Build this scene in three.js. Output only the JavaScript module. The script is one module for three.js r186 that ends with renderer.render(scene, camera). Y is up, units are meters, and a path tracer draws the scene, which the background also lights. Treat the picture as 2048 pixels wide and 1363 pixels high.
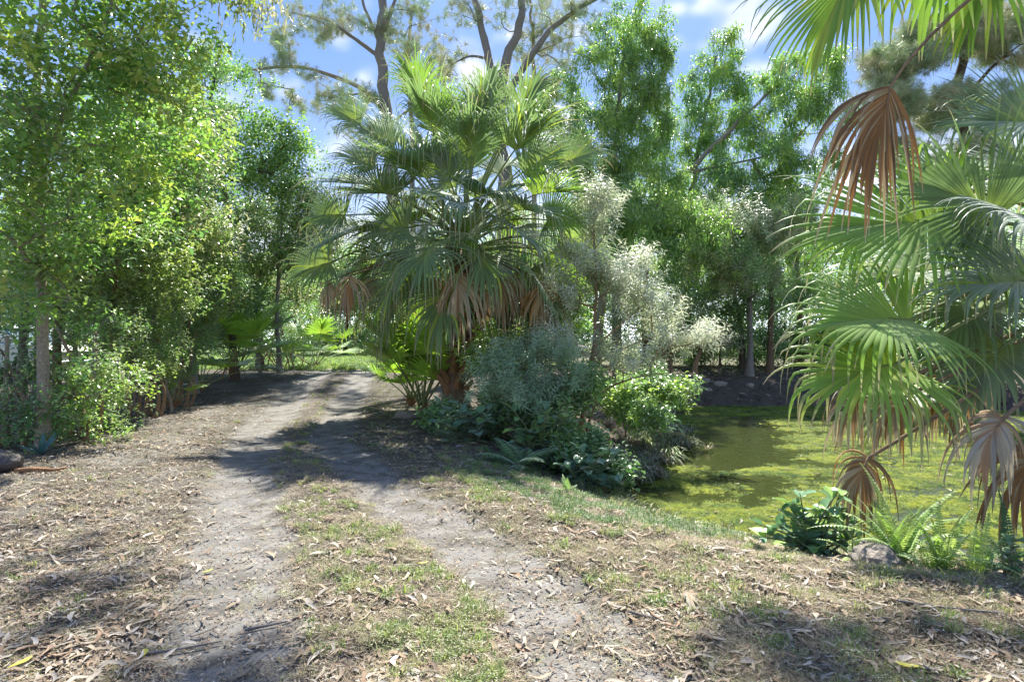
import * as THREE from 'three';
import { mergeGeometries } from 'three/addons/utils/BufferGeometryUtils.js';
import { createNoise2D, createNoise3D } from 'simplex-noise';

// ------------------------------------------------------------------ camera, sky, sun, exposure
const V = (x, y, z) => new THREE.Vector3(x, y, z);
const scene = new THREE.Scene();
const F = 1220, EYE = 1.5;                       // focal length in photo pixels, eye height in metres
const camera = new THREE.PerspectiveCamera(2 * Math.atan(681.5 / F) * 180 / Math.PI, 1024 / 681, 0.05, 900);
camera.position.set(0, EYE, 0); camera.lookAt(0, EYE, -10);
const renderer = new THREE.WebGLRenderer({ antialias: true });
renderer.toneMapping = THREE.LinearToneMapping;
renderer.toneMappingExposure = 2.85;
renderer.shadowMap.enabled = true;

function rngOf(seed) { let a = seed >>> 0; return () => { a = (a + 0x6D2B79F5) | 0; let t = Math.imul(a ^ (a >>> 15), 1 | a); t = (t + Math.imul(t ^ (t >>> 7), 61 | t)) ^ t; return ((t ^ (t >>> 14)) >>> 0) / 4294967296; }; }
const n2 = createNoise2D(rngOf(11)), n3 = createNoise3D(rngOf(12));
const fbm2 = (x, y, o = 4) => { let s = 0, a = 0.5; for (let i = 0; i < o; i++) { s += a * n2(x, y); x = x * 2.03 + 7.1; y = y * 2.03 - 3.7; a *= 0.5; } return s; };
const fbm3 = (x, y, z, o = 4) => { let s = 0, a = 0.5; for (let i = 0; i < o; i++) { s += a * n3(x, y, z); x = x * 2.03 + 7.1; y = y * 2.03 - 3.7; z = z * 2.03 + 1.3; a *= 0.5; } return s; };
const clamp = THREE.MathUtils.clamp, lerp = THREE.MathUtils.lerp, sst = (x, a, b) => THREE.MathUtils.smoothstep(x, a, b);
const rad = (d) => d * Math.PI / 180;

const SUN_EL = rad(54), SUN_AZ = rad(9);
const sunDir = V(Math.sin(SUN_AZ) * Math.cos(SUN_EL), Math.sin(SUN_EL), -Math.cos(SUN_AZ) * Math.cos(SUN_EL));
{
  const W = 1024, H = 512, data = new Float32Array(W * H * 4);
  // fair-weather clouds: [azimuth to the right of straight ahead, elevation, half width, half height] in degrees
  const puffs = [[20.5, 26.5, 3.6, 2.2], [31, 28.5, 3.5, 2], [-3.5, 24, 3, 2.6], [2, 20, 5, 2.6], [8, 9, 18, 4], [-20, 7, 16, 3.5], [38, 11, 14, 4]];
  const r = rngOf(5);
  for (let i = 0; i < 26; i++) puffs.push([55 + r() * 250, 8 + r() * 55, 6 + r() * 10, 3 + r() * 3]);
  for (let j = 0; j < H; j++) for (let i = 0; i < W; i++) {
    const up = ((j + 0.5) / H - 0.5) * Math.PI, az = ((i + 0.5) / W - 0.5) * 2 * Math.PI;
    const x = Math.cos(az) * Math.cos(up), y = Math.sin(up), z = Math.sin(az) * Math.cos(up);
    const t = Math.pow(clamp(y, 0, 1), 0.45), c = x * sunDir.x + y * sunDir.y + z * sunDir.z;
    const glow = Math.pow(Math.max(0, c), 30) * 0.9 + Math.pow(Math.max(0, c), 12) * 0.10;
    let col = [lerp(0.24, 0.018, t) + glow, lerp(0.34, 0.09, t) + glow, lerp(0.51, 0.32, t) + glow * 0.9];
    const haze = 0.9 * Math.exp(-Math.abs(y) / 0.10); col = [col[0] + haze * 1.02, col[1] + haze * .98, col[2] + haze * .88];
    let cover = 0;
    const azD = Math.atan2(x, -z) * 180 / Math.PI, elD = up * 180 / Math.PI;
    for (const [pa, pe, wa, we] of puffs) {
      let da = azD - pa; da -= Math.round(da / 360) * 360;
      const q = (da / wa) ** 2 + ((elD - pe) / we) ** 2;
      if (q < 5) cover = Math.max(cover, 1.0 - q * 0.55);
    }
    const f = fbm3(x * 9, y * 16, z * 9, 5);
    const a = sst(cover + f * 1.1, 0.15, 1.25) * sst(y, 0.0, 0.1) * 0.8;
    const lit = 0.52 + 0.12 * f;
    col = [lerp(col[0], lit, a), lerp(col[1], lit * 1.0, a), lerp(col[2], lit * 1.03, a)];
    if (y < 0) { const k = sst(-y, 0, 0.25); col = [lerp(col[0], 0.16, k), lerp(col[1], 0.16, k), lerp(col[2], 0.13, k)]; }
    const o = (j * W + i) * 4; data[o] = col[0]; data[o + 1] = col[1]; data[o + 2] = col[2]; data[o + 3] = 1;
  }
  const sky = new THREE.DataTexture(data, W, H, THREE.RGBAFormat, THREE.FloatType);
  sky.mapping = THREE.EquirectangularReflectionMapping; sky.magFilter = THREE.LinearFilter; sky.minFilter = THREE.LinearFilter; sky.needsUpdate = true;
  scene.background = sky; scene.environment = sky;
}
const sun = new THREE.DirectionalLight(new THREE.Color(1, 0.96, 0.88), 5.0);
sun.position.copy(sunDir).multiplyScalar(60); sun.target.position.set(0, 0, -12); scene.add(sun, sun.target);
sun.position.add(sun.target.position);
sun.castShadow = true; sun.shadow.mapSize.set(4096, 4096); sun.shadow.radius = 1.2;
Object.assign(sun.shadow.camera, { left: -35, right: 35, top: 35, bottom: -35, near: 1, far: 150 });

// ------------------------------------------------------------------ helpers
const at = (px, py, d) => V((px - 1024) / F * d, EYE - (py - 681.5) / F * d, -d);
const names = new Map();
function numbered(n) { const k = names.get(n) ?? 0; names.set(n, k + 1); return k ? n + '_' + String(k).padStart(3, '0') : n; }
function tag(o, label, category, group, kind) { Object.assign(o.userData, { label, category }); if (group) o.userData.group = group; if (kind) o.userData.kind = kind; return o; }
function shade(o) { o.castShadow = true; o.receiveShadow = true; return o; }
function thing(name, label, category, group, pos) { const g = new THREE.Group(); g.name = numbered(name); if (pos) g.position.copy(pos); scene.add(g); return tag(g, label, category, group); }
function part(name, geo, mat, parent, kind) { const m = shade(new THREE.Mesh(geo, mat)); m.name = name; if (kind) m.userData.kind = kind; parent.add(m); return m; }
function solo(name, geo, mat, label, category, group, kind) { const m = shade(new THREE.Mesh(geo, mat)); m.name = numbered(name); scene.add(m); return tag(m, label, category, group, kind); }
function structure(name, geo, mat, label) { const m = shade(new THREE.Mesh(geo, mat)); m.name = numbered(name); m.userData = { kind: 'structure', label, category: name.replace(/_/g, ' ') }; scene.add(m); return m; }

class Buf {                                      // collects triangles with colours
  constructor() { this.p = []; this.c = []; this.u = []; this.i = []; }
  v(p, c, u = 0, w = 0) { this.p.push(p.x, p.y, p.z); if (c) this.c.push(c[0], c[1], c[2]); this.u.push(u, w); return this.p.length / 3 - 1; }
  t(a, b, c) { this.i.push(a, b, c); }
  q(a, b, c, d) { this.i.push(a, b, c, a, c, d); }
  geo() {
    const g = new THREE.BufferGeometry();
    g.setAttribute('position', new THREE.Float32BufferAttribute(this.p, 3)); g.setAttribute('uv', new THREE.Float32BufferAttribute(this.u, 2));
    if (this.c.length) g.setAttribute('color', new THREE.Float32BufferAttribute(this.c, 3));
    g.setIndex(this.i); g.computeVertexNormals(); return g;
  }
}
// a tapering tube through points, radii per point
function tube(pts, radii, seg = 7, rough = 0, buf = new Buf()) {
  const up = V(0.31, 0.2, 0.93).normalize(), n = pts.length; let len = 0, prev = -1;
  const d = V(), a = V(), b = V(), q = V();
  for (let k = 0; k < n; k++) {
    d.subVectors(pts[Math.min(k + 1, n - 1)], pts[Math.max(k - 1, 0)]).normalize();
    a.crossVectors(d, Math.abs(d.dot(up)) > 0.95 ? V(1, 0, 0) : up).normalize(); b.crossVectors(d, a);
    if (k) len += pts[k].distanceTo(pts[k - 1]);
    const row = buf.p.length / 3;
    for (let s = 0; s <= seg; s++) {
      const f = s / seg * 2 * Math.PI, rr = radii[k] * (1 + (rough ? rough * n3(pts[k].x * 3 + Math.cos(f) * 1.4, pts[k].y * 3, pts[k].z * 3 + Math.sin(f) * 1.4) : 0));
      q.copy(pts[k]).addScaledVector(a, Math.cos(f) * rr).addScaledVector(b, Math.sin(f) * rr);
      buf.v(q, null, s / seg * Math.max(0.12, radii[0] * 6), len);
    }
    if (prev >= 0) for (let s = 0; s < seg; s++) buf.q(prev + s, row + s, row + s + 1, prev + s + 1);
    prev = row;
  }
  const tip = buf.v(pts[n - 1], null, 0, len);
  for (let s = 0; s < seg; s++) buf.t(prev + s, tip, prev + s + 1);
  return buf;
}
function smooth(pts, k = 4) { return new THREE.CatmullRomCurve3(pts, false, 'centripetal').getPoints((pts.length - 1) * k); }
const taper = (n, r0, r1, pow = 1) => Array.from({ length: n }, (_, i) => lerp(r0, r1, Math.pow(i / (n - 1), pow)));

// ------------------------------------------------------------------ textures and materials
function noiseTexture(size, fn, srgb) {
  const d = new Uint8Array(size * size * 4);
  for (let j = 0; j < size; j++) for (let i = 0; i < size; i++) { const c = fn(i / size, j / size), o = (j * size + i) * 4; d[o] = clamp(c[0], 0, 1) * 255; d[o + 1] = clamp(c[1], 0, 1) * 255; d[o + 2] = clamp(c[2], 0, 1) * 255; d[o + 3] = 255; }
  const t = new THREE.DataTexture(d, size, size, THREE.RGBAFormat); t.wrapS = t.wrapT = THREE.RepeatWrapping; t.magFilter = THREE.LinearFilter; t.minFilter = THREE.LinearMipmapLinearFilter; t.generateMipmaps = true;
  if (srgb) t.colorSpace = THREE.SRGBColorSpace; t.needsUpdate = true; return t;
}
// tileable fbm through a torus
const tile = (u, v, f, s = 0) => { const a = u * 2 * Math.PI, b = v * 2 * Math.PI, r = f / (2 * Math.PI); return n3(Math.cos(a) * r + s, Math.sin(a) * r + Math.cos(b) * r * 1.01, Math.sin(b) * r - s); };
const barkTex = noiseTexture(512, (u, v) => { const g = 0.62 + 0.2 * tile(u, v * 0.25, 60) + 0.16 * tile(u, v, 24, 3) + 0.14 * tile(u * 1, v * 1, 120, 9); return [g, g * 0.97, g * 0.93]; });
const grainTex = noiseTexture(1024, (u, v) => {
  let g = 0.80 + 0.10 * tile(u, v, 18) + 0.10 * tile(u, v, 60, 4) + 0.14 * tile(u, v, 190, 8);
  const s = tile(u, v, 300, 15); if (s > 0.62) g -= 0.35; else if (s < -0.66) g += 0.2;
  return [g, g * (0.985 + 0.02 * tile(u, v, 9, 2)), g * (0.96 + 0.04 * tile(u, v, 14, 6))];
});
const bark = (r, g, b) => new THREE.MeshStandardMaterial({ color: new THREE.Color().setRGB(r, g, b), roughness: 0.95, map: barkTex, bumpMap: barkTex, bumpScale: 0.012 });
const M = {
  barkGrey: bark(0.32, 0.295, 0.265), barkPale: bark(0.46, 0.40, 0.31), barkBrown: bark(0.24, 0.16, 0.10), barkDark: bark(0.13, 0.10, 0.075), barkTan: bark(0.44, 0.30, 0.18),
  palmTrunk: bark(0.26, 0.18, 0.12), boot: bark(0.42, 0.23, 0.11), petioleDead: bark(0.36, 0.25, 0.15),
};
const leafMat = (o = {}) => new THREE.MeshPhysicalMaterial({ color: 0xffffff, roughness: 1, transmission: 0.5, thickness: 0, ior: 1.4, clearcoat: 0.55, clearcoatRoughness: 0.33, side: THREE.DoubleSide, ...o });
const leafGloss = leafMat({ clearcoat: 1, clearcoatRoughness: 0.24 }), leafSoft = leafMat({ clearcoat: 0.6, clearcoatRoughness: 0.34 }), needleMat = leafMat({ transmission: 0.2, clearcoat: 0.4 });
const frondMat = leafMat({ vertexColors: true, transmission: 0.5, clearcoat: 0.5, clearcoatRoughness: 0.34 });
const frondDeadMat = leafMat({ vertexColors: true, transmission: 0.22, clearcoat: 0.12, clearcoatRoughness: 0.5 });
const sedgeMat = leafMat({ clearcoat: .1, clearcoatRoughness: .5, transmission: .35 });
const plantMat = leafMat({ vertexColors: true, clearcoat: 0.5 });
const petioleMat = new THREE.MeshPhysicalMaterial({ color: new THREE.Color().setRGB(0.16, 0.20, 0.06), roughness: 0.55, clearcoat: 0.2 });
const dryMat = new THREE.MeshPhysicalMaterial({ color: 0xffffff, roughness: 1, transmission: 0.12, thickness: 0, clearcoat: 0.12, clearcoatRoughness: 0.5, side: THREE.DoubleSide });

// ------------------------------------------------------------------ terrain
const WATER = -0.6;
const onWater = (px, py) => { const d = F * (EYE - WATER) / (py - 681.5); return [(px - 1024) / F * d, d]; };
// shore of the pond as [x, depth]
const shore = [onWater(1262, 1010), onWater(1400, 1062), onWater(1560, 1102), onWater(1750, 1122), onWater(2060, 1128), [5.6, 6.3], [7.4, 8.2], [11, 11], [16, 13.5], [16.5, 17], [13, 19.4], onWater(1600, 812), onWater(1470, 812), onWater(1385, 814), onWater(1348, 830), onWater(1330, 866), onWater(1285, 905), onWater(1238, 962)];
const shoreLine = (() => { const c = new THREE.CatmullRomCurve3(shore.map(([x, d]) => V(x, 0, d)), true, 'centripetal'); return c.getPoints(160).map((p) => [p.x, p.z]); })();
function shoreDist(x, d) {                        // metres outside the pond (negative inside)
  let best = 1e9, inside = false;
  for (let i = 0, j = shoreLine.length - 1; i < shoreLine.length; j = i++) {
    const [ax, ay] = shoreLine[j], [bx, by] = shoreLine[i], ex = bx - ax, ey = by - ay, l = ex * ex + ey * ey || 1e-9, t = clamp(((x - ax) * ex + (d - ay) * ey) / l, 0, 1);
    best = Math.min(best, (x - ax - ex * t) ** 2 + (d - ay - ey * t) ** 2);
    if ((ay > d) !== (by > d) && x < (bx - ax) * (d - ay) / (by - ay) + ax) inside = !inside;
  }
  return Math.sqrt(best) * (inside ? -1 : 1);
}
const trackL = [[0, -0.4], [2, -1.05], [2.68, -1.26], [4.37, -1.95], [6.8, -3.0], [10.2, -4.25], [15.4, -5.5], [24.7, -7.2], [45, -8.5], [80, -6]];
const trackR = [[0, 1.35], [2, 0.75], [2.68, 0.5], [3.53, 0.22], [4.83, -0.49], [6.56, -1.42], [9.2, -2.8], [15.4, -4.1], [24.7, -5.7], [45, -6.9], [80, -4.2]];
const along = (t, d) => { d = clamp(d, 0, 79.9); let i = 0; while (t[i + 1][0] < d) i++; const f = (d - t[i][0]) / (t[i + 1][0] - t[i][0]); return lerp(t[i][1], t[i + 1][1], f); };
function zones(x, d) {
  const xl = along(trackL, d), xr = along(trackR, d), wob = 0.16 * fbm2(x * 0.9, d * 0.9, 3);
  const dt = Math.min(Math.abs(x - xl), Math.abs(x - xr)) + wob, sd = shoreDist(x, d);
  return { xl, xr, dt, sd, track: d > -1 && d < 60 ? (1 - sst(d, 23, 26)) * ( 1 - sst(dt, 0.22, 0.55)) : 0, left: xl - x, right: x - xr, mid: x > xl && x < xr };
}
function height(x, d, z = zones(x, d)) {
  const far = sst(d, 14, 20) * 0.45, top = 0.02 * fbm2(x * 0.35, d * 0.35, 3) + 0.025 * fbm2(x * 1.6, d * 1.6, 3) - 0.035 * z.track;
  const lip = z.sd - 0.25 * fbm2(x * 1.1, d * 1.1, 2);
  const bankTop = top + far * sst(z.sd, 0.3, 4);
  if (z.sd < 2.8) { const k = 1 - Math.pow(1 - clamp((lip + .05) / (d < 11 ? 2.3 : 1.6), 0, 1), 1.5); return z.sd > 0 ? lerp(WATER - 0.05, bankTop, k) : WATER - 0.05 - 0.5 * sst(-z.sd, 0, 1.5); }
  return bankTop;
}
const heightAt = (x, zz) => height(x, -zz);
{
  const xs = [], ds = [];
  for (let x = 0, s = 0.055; x < 420; x += s) { xs.push(x); if (x) xs.unshift(-x); if (x > 6) s *= 1.07; }
  for (let d = 1.4, s = 0.04; d < 420; d += s) { ds.push(d); s = d < 6 ? 0.045 : Math.min(s * 1.013, 30); if (d > 24) s *= 1.05; }
  for (let d = 1.2, s = 0.3; d > -300; d -= s) { ds.unshift(d); s *= 1.3; }
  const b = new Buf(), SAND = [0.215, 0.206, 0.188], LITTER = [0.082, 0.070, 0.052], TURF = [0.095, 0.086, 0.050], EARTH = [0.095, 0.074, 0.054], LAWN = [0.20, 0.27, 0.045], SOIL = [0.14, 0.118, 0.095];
  const mixc = (a, c, k) => [lerp(a[0], c[0], k), lerp(a[1], c[1], k), lerp(a[2], c[2], k)];
  for (const d of ds) for (const x of xs) {
    const near = Math.abs(x) < 60 && d < 90 && d > -20, z = near ? zones(x, d) : null, y = near ? height(x, d, z) : 0;
    let c = SOIL;
    if (near) {
      const n = fbm2(x * 0.8 + 4, d * 0.8, 4), m = fbm2(x * 2.6, d * 2.6 + 9, 4);
      c = z.left > 0 ? mixc(LITTER, SAND, clamp(0.28 + n * 0.9, 0, 1)) : z.mid ? mixc(SOIL, LITTER, clamp(0.5 + n, 0, 1)) : mixc(TURF, LITTER, clamp(0.45 + n, 0, 1));
      c = mixc(c, SAND, clamp(z.track * (0.8 + m * 1.1), 0, 1));
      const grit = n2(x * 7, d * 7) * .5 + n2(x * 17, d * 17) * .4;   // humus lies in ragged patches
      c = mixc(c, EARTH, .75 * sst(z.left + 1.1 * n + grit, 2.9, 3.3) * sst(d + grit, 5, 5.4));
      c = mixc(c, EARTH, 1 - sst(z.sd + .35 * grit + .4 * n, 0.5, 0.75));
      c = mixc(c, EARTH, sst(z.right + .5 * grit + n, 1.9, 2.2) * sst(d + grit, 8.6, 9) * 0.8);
      c = mixc(c, LAWN, sst(d + n, 22, 24) * sst(n + 0.6, 0.1, 0.4) * (1 - z.track * 0.7) * (x < 2 ? 1 : 0.2));
      const g = 1 + 0.22 * m; c = c.map((q) => q * g);
    }
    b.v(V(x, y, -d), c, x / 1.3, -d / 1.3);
  }
  const w = xs.length;
  for (let j = 0; j + 1 < ds.length; j++) for (let i = 0; i + 1 < w; i++) b.q(j * w + i, j * w + i + 1, (j + 1) * w + i + 1, (j + 1) * w + i);
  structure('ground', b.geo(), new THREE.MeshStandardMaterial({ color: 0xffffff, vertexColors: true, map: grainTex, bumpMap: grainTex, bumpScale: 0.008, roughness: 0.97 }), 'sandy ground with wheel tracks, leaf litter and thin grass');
}
// pond: dark water with a floating mat of filamentous algae
const algaeCover = (x, d) => { const n = fbm2(x * 0.45 + 3, d * 0.8, 4) + 0.5 * fbm2(x * 2.4, d * 4.2 + 8, 3), open = Math.exp(-(((x - 4.35 - (d - 12) * 0.42) / 1.0) ** 2 + ((d - 13.0) / 3.4) ** 2)); return n + 0.2 + .25 * n2(x * 3.1, d * 6) - open * 1.35 - 0.7 * sst(0.35 + shoreDist(x, d), 0, 0.3) * (d < 9 ? 1 : 0.2); };
{
  const sh = new THREE.Shape(shoreLine.map(([x, d]) => { const cx = 8, cd = 12, l = Math.hypot(x - cx, d - cd); return new THREE.Vector2(x + (x - cx) / l * 0.5, d + (d - cd) / l * 0.5); }));
  const g = new THREE.ShapeGeometry(sh); g.rotateX(-Math.PI / 2); g.translate(0, WATER, 0);
  const rip = noiseTexture(512, (u, v) => { const q = 0.5 + 0.3 * tile(u, v, 14) + 0.15 * tile(u, v, 40, 5); return [q, q, q]; }); rip.repeat.set(0.4, 0.25);
  structure('water', g, new THREE.MeshPhysicalMaterial({ color: new THREE.Color().setRGB(0.035, 0.042, 0.012), roughness: 0.05, ior: 1.33, bumpMap: rip, bumpScale: 0.012, side: THREE.DoubleSide }), 'dark still pond water reflecting trees and sky');
  const b = new Buf(), st = 0.06, idx = new Map();
  const vert = (i, j) => {
    const k = i * 4096 + j; if (idx.has(k)) return idx.get(k);
    const x = i * st, d = 4 + j * st, cov = algaeCover(x, d), f = fbm2(x * 5, d * 11, 3), y = WATER + clamp(cov * 0.05, -0.03, 0.02) + 0.022 * f * sst(cov, -0.1, 0.3) + 0.008 * n2(x * 9, d * 25);
    const m = clamp(0.45 + 1.15 * fbm2(x * .9 + 20, d * 1.9, 5) + .3 * n2(x * 7, d * 19), 0, 1), s = clamp(0.5 + 1.1 * f + .25 * n2(x * 14, d * 30), 0, 1);
    const c = [lerp(0.03, 0.235, m) * lerp(0.5, 1.2, s), lerp(0.075, 0.27, m) * lerp(0.55, 1.15, s), lerp(0.006, 0.012, m)];
    const id = b.v(V(x, y, -d), c, x, d); idx.set(k, id); return id;
  };
  for (let i = 10; i < 270; i++) for (let j = 10; j < 275; j++) {
    const x = (i + 0.5) * st, d = 4 + (j + 0.5) * st;
    if (x > d * 0.86 + 1.5 || algaeCover(x, d) < -0.22 || shoreDist(x, d) > 0.12) continue;
    b.q(vert(i, j), vert(i + 1, j), vert(i + 1, j + 1), vert(i, j + 1));
  }
  solo('algae_mat', b.geo(), new THREE.MeshPhysicalMaterial({ vertexColors: true, roughness: 0.85, transmission: 0, specularIntensity: .4, bumpMap: grainTex, bumpScale: 0.02, side: THREE.DoubleSide }), 'yellow green algae mat floating on the pond', 'algae', null, 'stuff');
}

// ------------------------------------------------------------------ leaf sprays used as copies
// one leaf folded on its midrib: base at o, pointing d, upper side n
function leafInto(b, o, d, n, len, wid, opts = {}) {
  const { pos = 0.45, fold = 0.25, curl = 0.15, c = null } = opts, s = V().crossVectors(d, n).normalize();
  const mid = o.clone().addScaledVector(d, len * pos), tip = o.clone().addScaledVector(d, len).addScaledVector(n, -curl * len);
  const l = mid.clone().addScaledVector(s, wid / 2).addScaledVector(n, fold * wid), r = mid.clone().addScaledVector(s, -wid / 2).addScaledVector(n, fold * wid);
  const a = b.v(o, c), i = b.v(l, c), k = b.v(r, c), m = b.v(mid, c), t = b.v(tip, c);
  b.t(a, m, i); b.t(i, m, t); b.t(a, k, m); b.t(m, k, t);
}
const dirOf = (yaw, el) => V(Math.cos(yaw) * Math.cos(el), Math.sin(el), Math.sin(yaw) * Math.cos(el));
function spray(kind, seed) {
  const r = rngOf(seed), b = new Buf();
  if (kind === 'broad') {                         // leafy twig, oval leaves spread to all sides
    for (let i = 0; i < 11; i++) { const y = r() * 2 * Math.PI, el = rad(-35 + r() * 70), d = dirOf(y, el), n = V(d.x * -Math.sin(el) + (r() - .5) * .7, Math.cos(el), d.z * -Math.sin(el) + (r() - .5) * .7).normalize(); leafInto(b, V((r() - .5) * .22, (i / 11 - .5) * .26, (r() - .5) * .22), d, n, 0.085 + r() * 0.045, 0.04 + r() * 0.02, { curl: 0.12 + r() * .2 }); }
  } else if (kind === 'hanging') {                // drooping twig of long narrow leaves
    for (let i = 0; i < 13; i++) { const y = r() * 2 * Math.PI, el = rad(-80 + r() * 50), d = dirOf(y, el), n = V(Math.cos(y + 1.57) * (r() - .3) + Math.cos(y) * .6, .4, Math.sin(y + 1.57) * (r() - .3) + Math.sin(y) * .6).normalize(); leafInto(b, V((r() - .5) * .16, -i * 0.035 + .2, (r() - .5) * .16), d, n, 0.12 + r() * 0.07, 0.018 + r() * 0.012, { curl: 0.1 + r() * .25 }); }
  } else if (kind === 'plume') {                  // upright feathery shoot of narrow silvery leaves
    for (let i = 0; i < 22; i++) { const y = i * 2.4 + r(), el = rad(10 + r() * 40), d = dirOf(y, el), n = V(-d.x * Math.sin(el), Math.cos(el), -d.z * Math.sin(el)).normalize(); leafInto(b, V(0, i * 0.014, 0), d, n, 0.06 + r() * 0.035, 0.011 + r() * .005, { curl: .1 + r() * .3, fold: .15 }); }
  } else if (kind === 'needles') {                // burst of pine needles
    for (let i = 0; i < 46; i++) {
      const y = r() * 2 * Math.PI, el = rad(-25 + r() * 95), d = dirOf(y, el), o = V(0, (r() - .5) * .12, 0), s = V().crossVectors(d, V(r() - .5, r() - .5, r() - .5)).normalize().multiplyScalar(0.0032), l = 0.16 + r() * 0.09;
      const a = b.v(o.clone().add(s), null), c = b.v(o.clone().sub(s), null), t = b.v(o.clone().addScaledVector(d, l).add(V(0, -0.25 * l, 0)), null); b.t(a, c, t);
    }
  } else if (kind === 'round') {
    for (let i = 0; i < 9; i++) { const y = r() * 2 * Math.PI, el = rad(-30 + r() * 60), d = dirOf(y, el), n = V(-d.x * Math.sin(el), Math.cos(el), -d.z * Math.sin(el)).normalize(); leafInto(b, V((r() - .5) * .14, (i / 9 - .5) * .2, (r() - .5) * .14), d, n, 0.07 + r() * 0.03, 0.055 + r() * 0.02, { curl: .1 }); }
  } else if (kind === 'strap') {                  // arching tuft of thin strap leaves
    for (let i = 0; i < 20; i++) { const y = r() * 2 * Math.PI, el = rad(25 + r() * 50), d = dirOf(y, el), l = .22 + r() * .2, s = V(-Math.sin(y), 0, Math.cos(y)).multiplyScalar(.006), m = d.clone().multiplyScalar(l * .6), t = d.clone().multiplyScalar(l * .8).add(V(Math.cos(y) * l * .3, -l * (.2 + r() * .3), Math.sin(y) * l * .3));
      const a = b.v(s.clone(), null), c = b.v(s.clone().negate(), null), e = b.v(m.clone().add(s), null), f = b.v(m.clone().sub(s), null), g = b.v(t, null); b.q(a, c, f, e); b.t(e, f, g); }
  }
  return b.geo();
}
const sprays = {}; for (const k of ['broad', 'hanging', 'plume', 'needles', 'round', 'strap']) sprays[k] = [spray(k, 31), spray(k, 77)];
const Q = new THREE.Quaternion(), E = new THREE.Euler(), MX = new THREE.Matrix4(), SC = V(), COL = new THREE.Color();
// spots: [{p, s}] -> copies of a spray under a parent
function copies(name, parent, geo, mat, list, kindTag = 'stuff') {
  const m = shade(new THREE.InstancedMesh(geo, mat, list.length)); m.name = name; m.userData.kind = kindTag;
  list.forEach(({ p, q, s, c }, i) => { m.setMatrixAt(i, MX.compose(p, q, SC.set(s, s, s))); m.setColorAt(i, COL.setRGB(c[0], c[1], c[2])); });
  parent.add(m); return m;
}
const GREENS = {                                   // leaf colours (linear), several per kind of plant
  bright: [[0.13, 0.24, 0.028], [0.10, 0.20, 0.03], [0.07, 0.15, 0.028], [0.20, 0.28, 0.03], [0.055, 0.125, 0.03]],
  deep: [[0.05, 0.12, 0.03], [0.04, 0.10, 0.03], [0.075, 0.15, 0.03], [0.10, 0.18, 0.035]],
  gum: [[0.10, 0.19, 0.04], [0.075, 0.155, 0.04], [0.15, 0.24, 0.035], [0.06, 0.125, 0.04], [0.19, 0.26, 0.045]],
  silver: [[0.58, 0.60, 0.43], [0.46, 0.51, 0.33], [0.66, 0.67, 0.52], [0.32, 0.40, 0.20]],
  olive: [[0.15, 0.18, 0.06], [0.11, 0.15, 0.05], [0.20, 0.20, 0.08], [0.09, 0.13, 0.045], [0.24, 0.21, 0.12]],
  blue: [[0.12, 0.19, 0.10], [0.09, 0.155, 0.075], [0.17, 0.23, 0.13]],
  pine: [[0.15, 0.205, 0.09], [0.12, 0.175, 0.08], [0.19, 0.225, 0.12], [0.22, 0.20, 0.12]],
  straw: [[0.42, 0.34, 0.19], [0.34, 0.28, 0.15], [0.28, 0.26, 0.12]],
};
for (const k of Object.keys(GREENS)) if (!['silver', 'straw'].includes(k)) GREENS[k] = GREENS[k].map((c) => c.map((v) => Math.min(.55, v * 2.1)));
const tint = (r, pal) => { const c = pal[Math.floor(r() * pal.length)], k = 0.8 + 0.4 * r(); return [c[0] * k, c[1] * k, c[2] * k]; };
const gauss = (r) => (r() + r() + r() - 1.5) / 1.5 * 1.6;

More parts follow.
